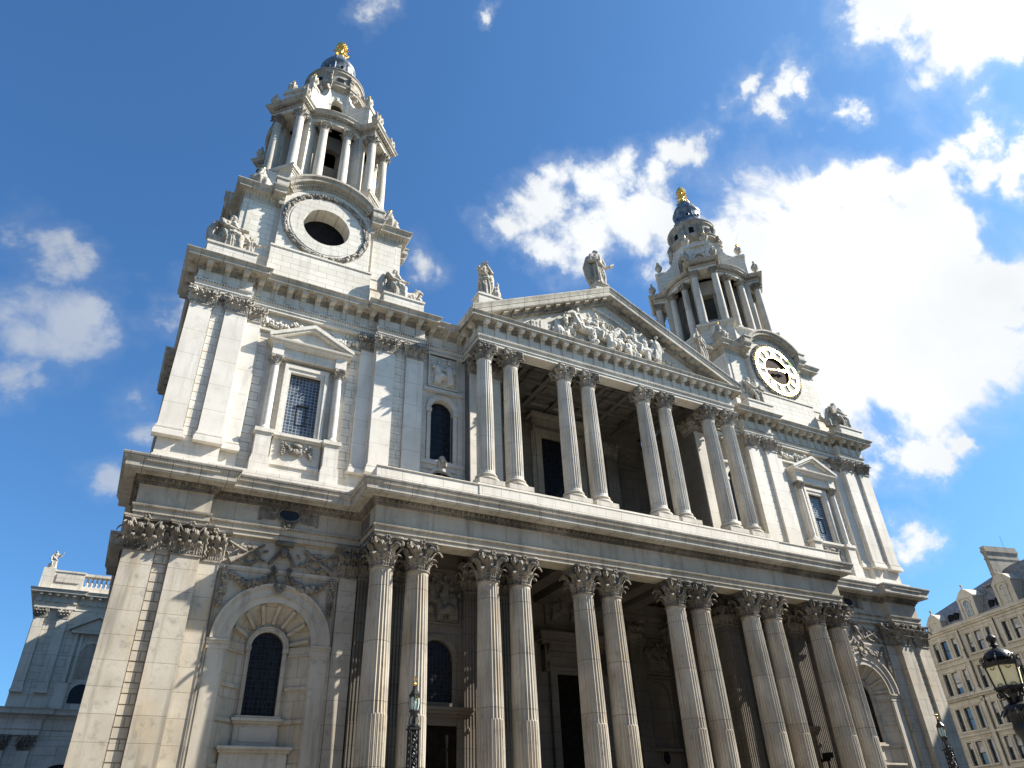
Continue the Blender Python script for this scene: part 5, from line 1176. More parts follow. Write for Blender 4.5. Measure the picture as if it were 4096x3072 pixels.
# ================================================================ STATUES
def robe(mb, x, y, z, h, w, d, folds, seed, twist=.4, lean=(0, 0)):
    r = random.Random(seed); ph = r.uniform(0, 6); prof = ((1.05, 0), (1.0, .06), (.92, .2), (.84, .38), (.80, .5), (.74, .6), (.80, .7), (.88, .78), (.74, .845), (.38, .875), (.24, .90))
    vs = []; n = 36
    for k, t in prof:
        for i in range(n):
            a = 2*pi*i/n; amp = .34*(1-t)+.05; q = k*(1+amp*(1.2*abs(sin(.5*(folds*a+ph+twist*t*6)))-.7)+.07*sin(3*a+ph*2+t*4)); vs.append((x+lean[0]*t*h+q*w/2*cos(a), y+lean[1]*t*h+q*d/2*sin(a), z+t*h))
    m = len(prof); fs = [(j*n+i, j*n+(i+1) % n, (j+1)*n+(i+1) % n, (j+1)*n+i) for j in range(m-1) for i in range(n)]+[tuple(range(n-1, -1, -1)), tuple(range((m-1)*n, m*n))]
    mb.add(vs, fs)
def head(mb, c, k, f, beard=True, hair=1.0):
    """head of height ~2k at c, looking along the unit vector f"""
    f = Vector(f).normalized(); c = Vector(c); s_ = f.cross(Vector((0, 0, 1))).normalized(); u = s_.cross(f)
    R = Matrix((s_, f, u)).transposed()
    mb.blob(c, (.78*k, .92*k, 1.05*k), 12, 9, R); mb.blob(c-f*.22*k+u*.28*k, (.92*k*hair, .95*k, .95*k), 12, 8, R)
    mb.blob(c+f*.95*k-u*.08*k, (.13*k, .24*k, .26*k), 6, 5, R); mb.blob(c+f*.78*k+u*.25*k, (.55*k, .2*k, .12*k), 8, 5, R); mb.blob(c+f*.8*k-u*.42*k, (.28*k, .14*k, .09*k), 6, 4, R)
    for t in SG: mb.blob(c+s_*(t*.8*k), (.12*k, .2*k, .28*k), 6, 5, R); mb.blob(c+s_*(t*.75*k)-f*.25*k-u*.5*k, (.35*k, .45*k, .65*k), 8, 6, R)
    mb.tube([c-u*.6*k, c-u*1.6*k], [.42*k, .5*k], 8)
    if beard:
        mb.blob(c+f*.62*k-u*.95*k, (.52*k, .42*k, .72*k), 8, 6, R); mb.blob(c+f*.6*k-u*1.45*k, (.3*k, .28*k, .45*k), 8, 6, R)
def arm(mb, a, b, c, k):
    a, b, c = Vector(a), Vector(b), Vector(c); mb.tube([a, a.lerp(b, .5), b], [.17*k, .19*k, .15*k], 8); mb.tube([b, b.lerp(c, .5), c], [.16*k, .13*k, .085*k], 8)
    d = (c-b).normalized(); s_ = d.cross(Vector((0, 0, 1))); s_ = s_.normalized() if s_.length > .1 else Vector((1, 0, 0)); u = s_.cross(d)
    mb.blob(c+d*.08*k, .10*k, 8, 6)
    for i, l in enumerate((.20, .25, .24, .18)): o = s_*((i-1.5)*.055*k); mb.tube([c+d*.1*k+o, c+d*(.1+l*.6)*k+o*1.1, c+d*(.1+l)*k+o*1.1-u*.05*k], [.032*k, .03*k, .022*k], 5)
    mb.tube([c+d*.04*k-s_*.09*k, c+d*.15*k-s_*.17*k+u*.04*k], [.035*k, .026*k], 5)
def folds(mb, pts, k, n, spread, seed):
    r = random.Random(seed)
    for i in range(n): o = Vector((spread*(i/(n-1)-.5), r.uniform(-.05, .05), r.uniform(-.05, .05))); mb.tube([Vector(p)+o*(.6+.4*j/len(pts)) for j, p in enumerate(pts)], [k*(.6+.6*r.random())*(1-.3*j/len(pts)) for j in range(len(pts))], 5)
def standing(seed, h, f=(0, -1, 0), mantle=False):
    mb = MB(); k = h/3.7; robe(mb, 0, 0, 0, h, .98*k*1.15, .92*k, 9, seed); head(mb, (0, -.05*k, h-.25*k), .23*k, f)
    mb.tube([(-.5*k, 0, h*.80), (-.2*k, -.02, h*.845), (.2*k, -.02, h*.845), (.5*k, 0, h*.80)], [.2*k, .2*k, .2*k, .2*k], 8)
    folds(mb, [(.1*k, -.42*k, .1*k), (.05*k, -.46*k, .9*k), (-.05*k, -.38*k, 1.7*k)], .075*k, 6, .8*k, seed)
    mb.tube([(-.52*k, -.15*k, h*.72), (-.1*k, -.42*k, h*.58), (.4*k, -.35*k, h*.50), (.5*k, .05, h*.44)], [.16*k, .15*k, .15*k, .12*k], 8)
    mb.box(-.55*k, .55*k, -.5*k, .5*k, -.05, .14*k)
    return mb, k
def statue(name, mb, loc, rz, label, vox=.027, seed=0, group='stone statues on the parapets'):
    o = remesh(mb, vox, .022, seed, it=0, dscale=7).build(name, STATUE, None, True, ang=70); o.location = loc; o.rotation_euler.z = rz
    return tag(o, label, 'statue', group)
# apex figure with sword and book
mb, k = standing(1, 3.75, (.35, -1, 0))
arm(mb, (-.52*k, -.05, 2.95*k), (-.72*k, -.1, 2.2*k), (-.45*k, -.5*k, 2.15*k), k); mb.tube([(-.5*k, -.55*k, 2.75*k), (-.42*k, -.55*k, .15*k)], [.05*k, .04*k], 6); mb.tube([(-.72*k, -.55*k, 2.35*k), (-.25*k, -.55*k, 2.32*k)], .05*k, 6)
arm(mb, (.52*k, -.05, 2.95*k), (.78*k, -.1, 2.2*k), (.92*k, -.45*k, 2.05*k), k)
mb.add([(.86*k+dx*.42*k, -.62*k+dy*.34*k, 2.0*k+dz*.16*k+dx*.34*k) for dx in (0, 1) for dy in (0, 1) for dz in (0, 1)], [(0, 1, 3, 2), (4, 6, 7, 5), (0, 4, 5, 1), (2, 3, 7, 6), (0, 2, 6, 4), (1, 5, 7, 3)])
mb.tube([(-.5*k, .3*k, 3.0*k), (-.72*k, .35*k, 1.9*k), (-.60*k, .3*k, .8*k), (-.3*k, .35*k, .1*k)], [.2*k, .34*k, .32*k, .2*k], 9); mb.tube([(.55*k, .25*k, 2.8*k), (.75*k, .25*k, 1.7*k), (.62*k, .25*k, .3*k)], [.18*k, .26*k, .2*k], 9)
statue('statue', mb, (.05, .2, 38.42), .1, 'robed stone statue with sword and book on the peak of the pediment', seed=1)
# left end of the pediment: praying apostle with a cockerel
mb, k = standing(2, 3.3, (.5, -1, .35))
for t in SG: arm(mb, (t*.5*k, -.05, 2.95*k), (t*.55*k-.1*k, -.45*k, 2.35*k), (-.22*k+t*.08*k, -.72*k, 2.85*k), k)
mb.tube([(.5*k, .1, 3.0*k), (.66*k, .05, 2.2*k), (.62*k, -.1, 1.2*k), (.5*k, -.1, .4*k)], [.2*k, .26*k, .2*k, .12*k], 8); mb.tube([(-.55*k, -.2*k, 1.5*k), (0, -.5*k, 1.75*k), (.5*k, -.4*k, 2.1*k)], [.2*k, .16*k, .12*k], 8)
mb.blob((1.0*k, -.1, .55*k), (.42*k, .36*k, .55*k)); mb.blob((1.0*k, -.1, 1.15*k), (.33*k, .26*k, .28*k)); mb.tube([(1.02*k, -.15, 1.2*k), (1.1*k, -.2, 1.5*k), (1.08*k, -.22, 1.68*k)], [.17*k, .11*k, .1*k], 7); mb.tube([(1.08*k, -.2, 1.72*k), (1.08*k, -.2, 1.9*k)], [.07*k, .03*k], 5); mb.tube([(.8*k, -.1, 1.15*k), (.6*k, -.1, 1.5*k), (.55*k, -.1, 1.3*k)], [.14*k, .12*k, .05*k], 6)
statue('statue', mb, (-9.55, .85, 34.3), .05, 'robed stone statue with clasped hands and cockerel, left end of the pediment', seed=2)
mb, k = standing(3, 3.3, (-.5, -.6, .1))
arm(mb, (.52*k, -.05, 2.95*k), (.85*k, -.05, 2.35*k), (1.05*k, -.4*k, 2.0*k), k); arm(mb, (-.52*k, -.05, 2.95*k), (-.75*k, -.1, 2.3*k), (-.5*k, -.5*k, 2.5*k), k); mb.tube([(-.55*k, -.55*k, 3.5*k), (-.5*k, -.55*k, .1)], .05*k, 6)
mb.tube([(.5*k, .2, 2.9*k), (.7*k, .2, 1.6*k), (.55*k, .1, .3*k)], [.18*k, .25*k, .18*k], 8)
statue('statue', mb, (9.75, .7, 34.3), .1, 'robed stone statue half hidden behind the right slope of the pediment', seed=3)
# seated evangelists on the tower corners
def seated(seed, f, h=3.1):
    """seated robed figure; local front is -y, lap towards f (+1 right, -1 left)"""
    mb = MB(); k = h/3.1; r = random.Random(seed)
    mb.box(-.55*k, .55*k, -.3*k, .55*k, 0, 1.0*k); robe(mb, 0, .1*k, .72*k, 2.0*k, 1.0*k, .85*k, 8, seed, lean=(.10*f, 0))
    hd = (.32*f*k, -.05*k, 2.78*k); head(mb, hd, .24*k, (f*.8, -.5, -.25))
    for t, y in ((0, -.35), (1, .15)):
        mb.tube([(0, y*k+.1*k, 1.05*k), (f*.55*k, y*k-.15*k, 1.2*k), (f*.85*k, y*k-.2*k, 1.12*k)], [.38*k, .34*k, .27*k], 9); mb.tube([(f*.85*k, y*k-.2*k, 1.12*k), (f*.9*k, y*k-.2*k, .6*k), (f*.95*k, y*k-.22*k, .12*k)], [.27*k, .23*k, .2*k], 9); mb.blob((f*1.05*k, y*k-.28*k, .1*k), (.2*k, .14*k, .1*k))
    folds(mb, [(f*.2*k, -.62*k, 1.3*k), (f*.5*k, -.66*k, .8*k), (f*.55*k, -.6*k, .12*k)], .09*k, 7, .95*k, seed)
    mb.tube([(-.5*k*f, .1*k, 2.3*k), (-.72*k*f, .1*k, 1.6*k), (-.7*k*f, .05*k, .9*k), (-.45*k*f, -.1*k, .3*k)], [.22*k, .3*k, .28*k, .2*k], 8)
    mb.tube([(-.4*k, 0, 2.38*k), (.45*k, 0, 2.38*k)], .22*k, 8)
    arm(mb, (.35*f*k, -.3*k, 2.3*k), (.55*f*k, -.5*k, 1.75*k), (1.0*f*k, -.45*k, 1.75*k), k); arm(mb, (-.3*f*k, -.25*k, 2.3*k), (-.15*f*k, -.6*k, 1.7*k), (.55*f*k, -.62*k, 1.55*k), k)
    return mb, k
mb, k = seated(11, 1)
robe(mb, 1.55*k, -.2*k, .0, 1.45*k, .5*k, .42*k, 6, 4); head(mb, (1.58*k, -.24*k, 1.5*k), .17*k, (.8, -.4, 0), False); arm(mb, (1.7*k, -.25*k, 1.2*k), (1.9*k, -.35*k, .95*k), (2.15*k, -.4*k, 1.0*k), .7*k); arm(mb, (1.4*k, -.3*k, 1.2*k), (1.2*k, -.45*k, 1.2*k), (1.0*k, -.5*k, 1.4*k), .7*k)
mb.tube([(1.35*k, .05*k, 1.2*k), (1.1*k, .2*k, 1.1*k), (.95*k, .25*k, .6*k)], [.1*k, .14*k, .05*k], 6)
mb.add([(.75*k+dx*.55*k, -.75*k+dy*.3*k, 1.55*k+dz*.12*k) for dx in (0, 1) for dy in (0, 1) for dz in (0, 1)], [(0, 1, 3, 2), (4, 6, 7, 5), (0, 4, 5, 1), (2, 3, 7, 6), (0, 2, 6, 4), (1, 5, 7, 3)])
statue('statue', mb, (-26.55, 1.55, 32.24), 0, 'bearded seated stone figure with a child at its knee, by the clockless tower', seed=4)
mb, k = seated(12, 1, 2.75)
def beast(mb, x, f, k, y=-.2):
    mb.tube([(x-f*.5*k, y, .55*k), (x, y, .62*k), (x+f*.45*k, y-.05, .72*k)], [.34*k, .34*k, .3*k], 8); mb.tube([(x+f*.4*k, y, .75*k), (x+f*.62*k, y-.05, 1.15*k), (x+f*.75*k, y-.05, 1.3*k)], [.28*k, .22*k, .22*k], 8); mb.tube([(x+f*.75*k, y-.05, 1.3*k), (x+f*1.0*k, y-.08, 1.2*k), (x+f*1.15*k, y-.08, 1.12*k)], [.22*k, .15*k, .1*k], 8)
    for q in (.1, .4): mb.tube([(x+f*q*k, y-.15, .5*k), (x+f*(q+.15)*k, y-.2, .25*k), (x+f*(q+.3)*k, y-.2, .06*k)], [.14*k, .1*k, .09*k], 6)
    mb.tube([(x+f*.66*k, y, 1.42*k), (x+f*.6*k, y, 1.6*k)], [.09*k, .03*k], 5)
beast(mb, 1.3*k, 1, k); mb.blob((2.2*k, -.2, .45*k), (.3*k, .25*k, .42*k)); head(mb, (2.25*k, -.25, .95*k), .15*k, (.7, -.5, 0), False)
statue('statue', mb, (-16.1, 1.5, 32.24), 0, 'seated stone figure beside a crouching animal, right corner of the clockless tower', seed=5)
mb, k = seated(13, 1, 2.8)
mb.add([(.75*k+dx*.6*k, -.85*k+dy*.25*k, 1.35*k+dz*.5*k) for dx in (0, 1) for dy in (0, 1) for dz in (0, 1)], [(0, 1, 3, 2), (4, 6, 7, 5), (0, 4, 5, 1), (2, 3, 7, 6), (0, 2, 6, 4), (1, 5, 7, 3)])
statue('statue', mb, (15.0, 1.45, 32.24), 0, 'seated long haired stone figure holding a tablet, left of the gilded clock', seed=6)
mb, k = seated(14, 1, 2.9)
mb.add([(-.15*k-.9*k+dx*.6*k, -.75*k+dy*.2*k, 1.25*k+dz*.75*k+dx*.25*k) for dx in (0, 1) for dy in (0, 1) for dz in (0, 1)], [(0, 1, 3, 2), (4, 6, 7, 5), (0, 4, 5, 1), (2, 3, 7, 6), (0, 2, 6, 4), (1, 5, 7, 3)])
mb.tube([(-1.3*k, -.1, .1), (-1.35*k, -.1, .7*k), (-1.25*k, -.15, 1.25*k)], [.3*k, .34*k, .15*k], 8); mb.tube([(-1.4*k, .1, .6*k), (-1.75*k, .2, 1.1*k), (-1.6*k, .2, 1.55*k)], [.15*k, .2*k, .06*k], 6); mb.tube([(-1.25*k, -.2, 1.3*k), (-1.4*k, -.3, 1.4*k)], [.14*k, .05*k], 6)
statue('statue', mb, (25.3, 1.5, 32.24), 0, 'seated stone figure with book and bird, right corner of the clock tower', seed=7)
mb, k = standing(5, 2.35, (.3, -1, 0)); arm(mb, (.5*k, 0, 2.95*k), (.85*k, -.2, 2.5*k), (1.1*k, -.3, 3.0*k), k); mb.tube([(.7*k, -.3, 2.3*k), (1.25*k, -.3, 3.5*k)], .06*k, 5); mb.tube([(1.0*k, -.3, 3.25*k), (1.35*k, -.3, 3.1*k)], .05*k, 5); arm(mb, (-.5*k, 0, 2.95*k), (-.7*k, -.2, 2.2*k), (-.5*k, -.5, 1.6*k), k); mb.blob((-.5*k, .1, .7*k), (.5*k, .4*k, .6*k))
statue('statue', mb, (-35.7, TY+.6, 34.1), 0, 'small distant robed statue with a cross on the transept roof at the far left', seed=8)

# ================================================================ OFFICE BUILDING on the right
hotel = empty('office_building', (57.63, 20.89, 0), atan2(-.98, -.2))
tag(hotel, 'sandstone office building with sash windows, gabled dormers and a tall chimney at right', 'building')
# local frame: x along the facade towards the camera side, y>0 into the street, building lies at y<0 -> mirrored below
HW = 40
def hb(m, x0, x1, p0, p1, z0, z1): m.box(x0, x1, -p0, -p1, z0, z1)       # p = how far a face stands out of the facade
FL = [(20.95, 18.95, 'r1'), (17.62, 15.35, 'r2'), (13.95, 11.75, 'r3'), (10.65, 8.45, 'r4'), (7.3, 5.0, 'r5')]
bays = [i*4.88 for i in range(8)]
def holes(zt, zb): return [(b+c, w, zb, zt, False) for b in bays for c, w in ((.85, .29), (2.15, .46), (3.6, .31))]
m = MB(); zb_prev = 22.0
lev = [22.0, 18.2, 14.6, 11.2, 7.8, 4.2]
for i, (zt, zb, _) in enumerate(FL): wall_open(m, -.6, HW, lev[i+1], lev[i], 0, .35, holes(zt, zb))
m.box(-.6, HW, 0, .35, 0, 4.2); m.box(-.6, HW, .9, 14, 0, 22); m.box(-.6, -.3, 0, 14, 0, 22)
m.build('wall', HOTEL, hotel)
rb = random.Random(4); si = MB()
for zt, zb, _ in FL:
    for b in bays:
        for c, w in ((.85, .29), (2.15, .46), (3.6, .31)):
            x = b+c; g = MB(); g.box(x-w, x+w, .26, .3, zb, zt); gw = g.build('window', HGLASS, hotel)
            f = MB(); f.box(x-w, x-w+.05, .2, .3, zb, zt); f.box(x+w-.05, x+w, .2, .3, zb, zt); f.box(x-w, x+w, .2, .3, (zb+zt)/2-.04, (zb+zt)/2+.04); f.box(x-w, x+w, .2, .3, zt-.06, zt); f.box(x-w, x+w, .2, .3, zb, zb+.06); f.build('sash', IRON, gw)
            if rb.random() < .55: f = MB(); zz_ = zt-(zt-zb)*rb.choice((.28, .45, .48, .7)); f.box(x-w+.05, x+w-.05, .235, .27, zz_, zt-.06); f.build('blind', BLIND, gw)
for zt, zb, _ in FL:
    for b in bays: si.box(b+.4, b+4.05, -.16, .1, zb-.18, zb-.02); si.box(b+.45, b+4.0, -.08, .02, zt+.12, zt+.28)
    for b in bays:
        for c in (.47, 1.36, 2.9, 4.03): si.box(b+c-.10, b+c+.10, -.06, .02, zb, zt)
for z0, z1, e in ((21.45, 21.6, .08), (21.75, 21.95, .18), (21.95, 22.15, .34), (18.25, 18.42, .14), (18.42, 18.5, .2), (14.2, 14.5, .08), (14.72, 14.95, .22), (14.95, 15.12, .38), (11.2, 11.4, .14), (7.8, 8.0, .16), (4.2, 4.5, .3)): si.box(-.62, HW, -e, .02, z0, z1)
for i in range(int(HW/.24)): si.box(i*.24-.5, i*.24-.37, -.3, 0, 14.74, 14.92)
for b in bays:
    si.box(b+4.35, b+4.75, -.08, .02, 4.4, 21.4); si.prism([(b+4.25, 15.1), (b+5.3, 15.1), (b+4.78, 15.75)], -.3, .02); si.prism([(b+4.4, 18.5), (b+4.72, 18.5), (b+4.64, 19.4), (b+4.56, 19.55), (b+4.48, 19.4)], -.22, .02)
    si.box(b+.5, b+4.0, -.06, .02, 11.45, 11.6)
si.box(-.62, HW, 0, .4, 22.15, 22.4)
si.build('trim', HTRIM, hotel)
m = MB()
for b in [0, 2.44]: pass
pipes = MB()
for b in bays: pipes.tube([(b+4.95, -.1, 4.5), (b+4.95, -.1, 17.8), (b+4.75, -.14, 19.6), (b+4.7, -.12, 21.6)], .055, 6)
pipes.build('drainpipe', IRON, hotel)
ra = MB(); ra.add([(-.5, .5, 22.3), (12, .5, 22.3), (HW, .5, 22.3), (-.5, 2.6, 24.75), (12, 2.6, 26.75), (HW, 2.6, 26.75), (-.5, 9, 25.4), (12, 9, 27.4), (HW, 9, 27.4), (-.5, 9, 22)], [(0, 1, 4, 3), (1, 2, 5, 4), (3, 4, 7, 6), (4, 5, 8, 7), (0, 3, 6, 9)])
roof = ra.build('roof', SLATE, hotel)
def dormer(x0, x1, za, arched=True):
    w = (x1-x0)/2; c = (x0+x1)/2; d = MB(); zt = za-.95
    d.box(x0, x1, .05, 3, 22.2, zt); d.box(x0-.1, x1+.1, -.06, 3, zt-.12, zt); d.prism([(x0-.1, zt), (x1+.1, zt), (c+w*.45, za-.25), (c, za), (c-w*.45, za-.25)], -.02, 2.6); d.box(x0-.02, x0+.3, -.05, .1, 22.4, zt-.1); d.box(x1-.3, x1+.02, -.05, .1, 22.4, zt-.1)
    d.tube([(c, .1, za-.1), (c, .1, za+.2)], .08, 6); d.blob((c, .1, za+.32), (.14, .14, .16)); o = d.build('dormer', HTRIM, hotel)
    if arched:
        g = MB(); g.prism(arch_pts(c, .42, 22.5, zt-.75), .0, .06); w_ = g.build('window', HGLASS, o); f = MB(); arch_ring(f, c, zt-.75, .42, .58, -.06, .06, 10); f.box(c-.42, c+.42, -.04, .05, 23.25, 23.33); f.build('frame', HTRIM, w_)
dormer(.75, 2.75, 24.15, False); dormer(6.0, 8.15, 25.5); dormer(11.0, 13.3, 25.65); dormer(16.0, 18.3, 25.7)
for x in (3.6, 4.4, 9.4, 10.3, 14.6): m = MB(); m.prism(arch_pts(x, .34, 22.4, 23.3), .75, 1.6); m.build('roof_window', VOID, roof)
m = MB(); m.box(10.57, 11.05, 1.0, 5.4, 23, 28.7); 
for z0, z1, e in ((26.0, 26.1, .04), (27.7, 27.82, .06), (28.3, 28.5, .05), (28.5, 28.75, .11), (28.75, 29.15, .05)): m.box(10.57-e, 11.05+e, 1.0-e, 5.4+e, z0, z1)
m.build('chimney', GREY, hotel)
m = MB(); m.tube([(10.8, 4.2, 29.1), (10.9, 4.2, 30.6)], .02, 4); m.build('aerial', IRON, hotel)
m = MB(); m.box(8.6, 11.6, 1.4, 1.5, 25.25, 25.35); m.box(8.6, 11.6, 4.2, 4.3, 25.25, 25.35); m.box(8.6, 11.6, 1.4, 4.3, 25.36, 25.42)
for x in (8.6, 10.1, 11.5): m.box(x, x+.08, 1.4, 1.48, 23.6, 25.3)
m.build('roof_canopy', SLATE, hotel)

nb = empty('neighbouring_office', (53, -6, 0)); tag(nb, 'tall stone office block standing just outside the right edge, throwing its shadow', 'building')
m = MB(); m.box(0, 16, -40, 0, 0, 30.7); m.box(-.4, 16.4, -40.4, .4, 30.7, 31.2); m.box(-.2, 16.2, -40.2, .2, 26.4, 26.7); m.build('wall', HOTEL, nb)
for i in range(6):
    for j in range(9): g = MB(); g.box(-.05, .1, -2.6-j*4.2-1.1, -2.6-j*4.2+.1, 5+i*4, 7.6+i*4); g.build('window', HGLASS, nb)

for (x, y, w, d, h, z), lb in zip(((-95, -95, 70, 25, 27, 0), (-22, -98, 46, 25, 31, 0), (28, -95, 44, 25, 26, 0), (-105, -60, 25, 70, 24, 0), (-105, 20, 25, 90, 24, 0)),
    ('brick office block behind the camera to the left', 'tall office block straight behind the camera', 'office block behind the camera to the right', 'office block across the street at left', 'long office block far left beside the church')):
    bb = empty('office_block', (x, y, 0)); tag(bb, lb, 'building', 'office blocks round the churchyard')
    m = MB(); m.box(0, w, 0, d, 0, h); m.box(-.4, w+.4, -.4, d+.4, h, h+.6); m.build('wall', BLOCK, bb)
    m = MB(); m.box(3, w-3, 3, d-3, h+.6, h+3); m.build('roof', SLATE, bb)
    wide = w > 30; m = MB()
    if wide: m.box(-1.2, 1.2, d-.1, d+.04, 0, 2.3)
    else: m.box(w-.1, w+.04, -1.2, 1.2, 0, 2.3)
    wm = m.mesh('window', HGLASS)
    for j in range(int(h/4.2)-1):
        for i in range(int((w if wide else d)/5)): q = 3+i*5; inst(wm, bb, (q if wide else 0, 0 if wide else q, 4.6+j*4.2))

# ================================================================ LAMP POSTS
def small_lamp(loc, label):
    t = empty('street_lamp', loc); tag(t, label, 'street lamp', 'slim lamps before the portico')
    m = MB(); m.box(-.36, .36, -.36, .36, .0, .5); m.box(-.3, .3, -.3, .3, .5, 1.1)
    for a, b in ((-1, -1), (1, -1), (1, 1), (-1, 1)): m.tube([(a*.20, b*.20, 1.1), (a*.15, b*.15, 6.0)], .035, 6)
    m.add([(-.14, -.14, 1.1), (.14, -.14, 1.1), (.14, .14, 1.1), (-.14, .14, 1.1), (-.09, -.09, 6.0), (.09, -.09, 6.0), (.09, .09, 6.0), (-.09, .09, 6.0)], [(0, 1, 5, 4), (1, 2, 6, 5), (2, 3, 7, 6), (3, 0, 4, 7)])
    for z in (1.15, 3.2, 6.0): m.box(-.22, .22, -.22, .22, z, z+.07)
    post = m.build('post', IRON, t)
    m = MB(); r = random.Random(2)                          # pierced scroll panels on the four sides
    for q in range(4):
        m.T = Matrix.Rotation(q*pi/2, 4, 'Z')
        for i in range(20):
            z = 1.35+i*.235; w = .19-.045*(z-1.1)/4.9; sg = 1 if i % 2 else -1
            spiral(m, (sg*.045, -w-.005, z), (sg, 0, 0), (0, 0, 1), .085, 1.5, .022, 10); m.blob((-sg*.08, -w-.01, z+.05), (.04, .02, .06), 6, 4)
    m.T = None; m.build('scroll_panel', IRON, post)
    m = MB(); m.lathe([(.16, 6.07), (.2, 6.14), (.1, 6.22), (.08, 6.42), (.13, 6.5), (.17, 6.6), (.20, 6.66)], 8)
    for q in range(4): a = q*pi/2+pi/4; m.tube([(.15*cos(a), .15*sin(a), 6.1), (.2*cos(a), .2*sin(a), 6.3), (.13*cos(a), .13*sin(a), 6.55)], .02, 5); m.blob((.2*cos(a+.7), .2*sin(a+.7), 6.12), (.05, .05, .07), 6, 4)
    m.build('collar', IRON, t)
    m = MB(); m.lathe([(.155, 6.67), (.205, 6.95), (.19, 7.2), (.15, 7.3)], 8, a0=pi/8, a1=2*pi+pi/8); la = m.build('lantern_glass', LGLASS, t)
    m = MB(); m.lathe([(.17, 6.62), (.2, 6.66), (.19, 6.70), (.16, 6.70)], 8, a0=pi/8, a1=2*pi+pi/8)
    for q in range(8):
        a = q*pi/4+pi/8; m.tube([(.16*cos(a), .16*sin(a), 6.68), (.213*cos(a), .213*sin(a), 6.95), (.197*cos(a), .197*sin(a), 7.22)], .017, 4)
    for q in range(8):
        a = q*pi/4; m.T = Matrix.Rotation(a, 4, 'Z'); m.box(.185, .205, -.06, .06, 7.16, 7.26); m.T = None
    m.lathe([(.215, 7.2), (.225, 7.26), (.18, 7.33), (.13, 7.4), (.08, 7.46), (.07, 7.54), (.09, 7.57), (.03, 7.6)], 8, a0=pi/8, a1=2*pi+pi/8); m.build('lantern_frame', IRON, la)
    m = MB(); m.lathe([(.02, 7.58), (.045, 7.62), (.055, 7.67), (.035, 7.71), (.015, 7.73), (.015, 7.76)], 8); m.tube([(0, 0, 7.74), (0, 0, 7.93)], .014, 5); m.tube([(-.075, 0, 7.85), (.075, 0, 7.85)], .014, 5)
    for x, z in ((-.08, 7.85), (.08, 7.85), (0, 7.94)): m.blob((x, 0, z), .022, 6, 4)
    for sg in (-1, 1): m.T = Matrix.Translation((0, -.20, 7.12)) @ Matrix.Rotation(sg*.6, 4, 'Y'); m.box(-.014, .014, -.012, .0, -.11, .11); m.T = None
    m.build('gilt_cross', GOLD, t, True); return t
small_lamp((-15.87, -4.95, 0), 'slim black lamp post with gold cross in front of the left portico columns')
small_lamp((16.1, -4.95, 0), 'slim black lamp post with gold finial before the right end of the cathedral')
bl = empty('street_lamp', (-11.07, -24.8, 0), .35); tag(bl, 'large ornate black lantern with amber glass at the lower right corner', 'street lamp')
m = MB(); m.lathe([(.34, 0), (.34, .3), (.22, .4), (.2, .9), (.16, 1.0), (.15, 3.2), (.20, 3.3), (.21, 3.42), (.17, 3.5), (.17, 3.66), (.24, 3.7), (.23, 3.78), (.12, 3.84)], 14)
for q in range(10): a = q*2*pi/10; leaf(m, .15*cos(a), .15*sin(a), cos(a), sin(a), 3.35, .34, .15, .05, .12, 6)
m.build('post', IRON, bl, True)
m = MB()
for q in range(6):
    a = q*pi/3; m.T = Matrix.Rotation(a, 4, 'Z'); m.tube([(.08, 0, 3.75), (.13, 0, 3.9), (.17, 0, 4.0), (.27, 0, 4.07)], .022, 5); spiral(m, (.24, 0, 3.98), (1, 0, 0), (0, 0, 1), .07, 1.6, .018, 14); m.blob((.1, .0, 3.88), (.05, .03, .07), 6, 4)
m.T = None; m.lathe([(.09, 3.8), (.06, 3.9), (.1, 4.0), (.28, 4.07), (.30, 4.1)], 6); m.build('bracket', IRON, bl)
m = MB(); m.lathe([(.255, 4.10), (.305, 4.50)], 6); lg = m.build('lantern_glass', YGLASS, bl)
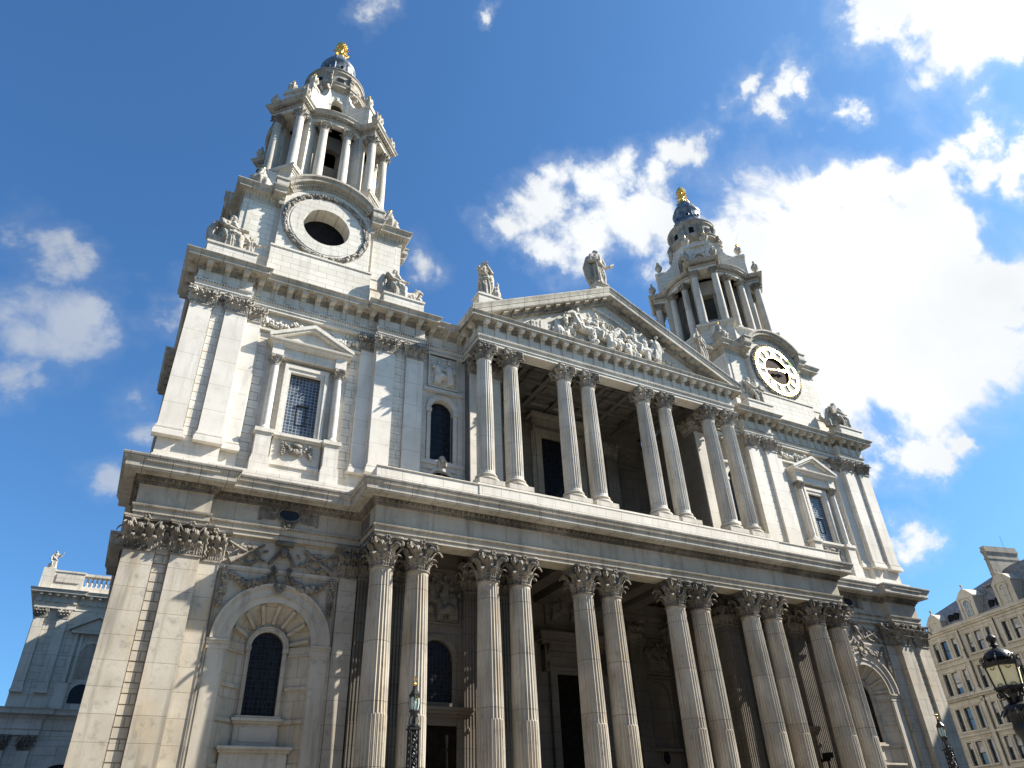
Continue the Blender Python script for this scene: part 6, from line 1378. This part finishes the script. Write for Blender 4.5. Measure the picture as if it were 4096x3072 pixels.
m = MB(); m.lathe([(.26, 4.06), (.30, 4.08), (.30, 4.12), (.25, 4.12)], 6); m.lathe([(.30, 4.49), (.35, 4.5), (.36, 4.57), (.3, 4.58)], 6)
for q in range(6):
    a = q*pi/3; m.tube([(.265*cos(a), .265*sin(a), 4.1), (.318*cos(a), .318*sin(a), 4.52)], .016, 5)
    b0, b1 = q*pi/3, (q+1)*pi/3
    for zc, R in ((4.13, .262), (4.47, .306)):
        c = Vector(((cos(b0)+cos(b1))*.5*R, (sin(b0)+sin(b1))*.5*R, zc)); n = Vector((cos((b0+b1)/2), sin((b0+b1)/2), 0)); t_ = Vector((-n.y, n.x, 0))
        m.tube([c+n*.012+t_*(.05*cos(w*pi/6))+Vector((0, 0, (.04 if zc < 4.3 else -.04)*sin(w*pi/6))) for w in range(7)], .007, 4)
    m.T = Matrix.Rotation(a, 4, 'Z'); spiral(m, (.33, 0, 4.63), (1, 0, 0), (0, 0, 1), .06, 1.6, .014, 14); spiral(m, (.24, 0, 4.70), (1, 0, 0), (0, 0, 1), .045, 1.5, .012, 12); m.T = None
    for w in (0, .35, .7): m.tube([(.19*cos(a+w), .19*sin(a+w), 4.57), (.19*cos(a+w), .19*sin(a+w), 4.64)], .012, 4)
m.lathe([(.25, 4.63), (.275, 4.65), (.26, 4.71), (.21, 4.78), (.12, 4.83), (.05, 4.85), (.04, 4.88), (.09, 4.9), (.06, 4.93), (.04, 4.95), (.095, 5.0), (.10, 5.05), (.06, 5.1), (.02, 5.13), (.02, 5.25), (0, 5.26)], 18)
m.build('lantern_frame', IRON, lg, True, ang=30)

# ================================================================ GROUND
def sheet(name, x0, x1, y0, y1, z, mat):
    g = MB(); g.add([(x0, y0, z), (x1, y0, z), (x1, y1, z), (x0, y1, z)], [(0, 1, 2, 3)]); return tag(g.build(name, mat), kind='structure')
sheet('ground', -1500, 1500, -1500, 1500, -.12, ROAD); sheet('pavement', -45, 48, -60, 140, 0, PAVE)
g = MB()
for i in range(14): g.box(-17.8, 17.8, -2-.38*(14-i), 3, .003+.17*i, .17*(i+1))
g.build('steps', STEP, church)
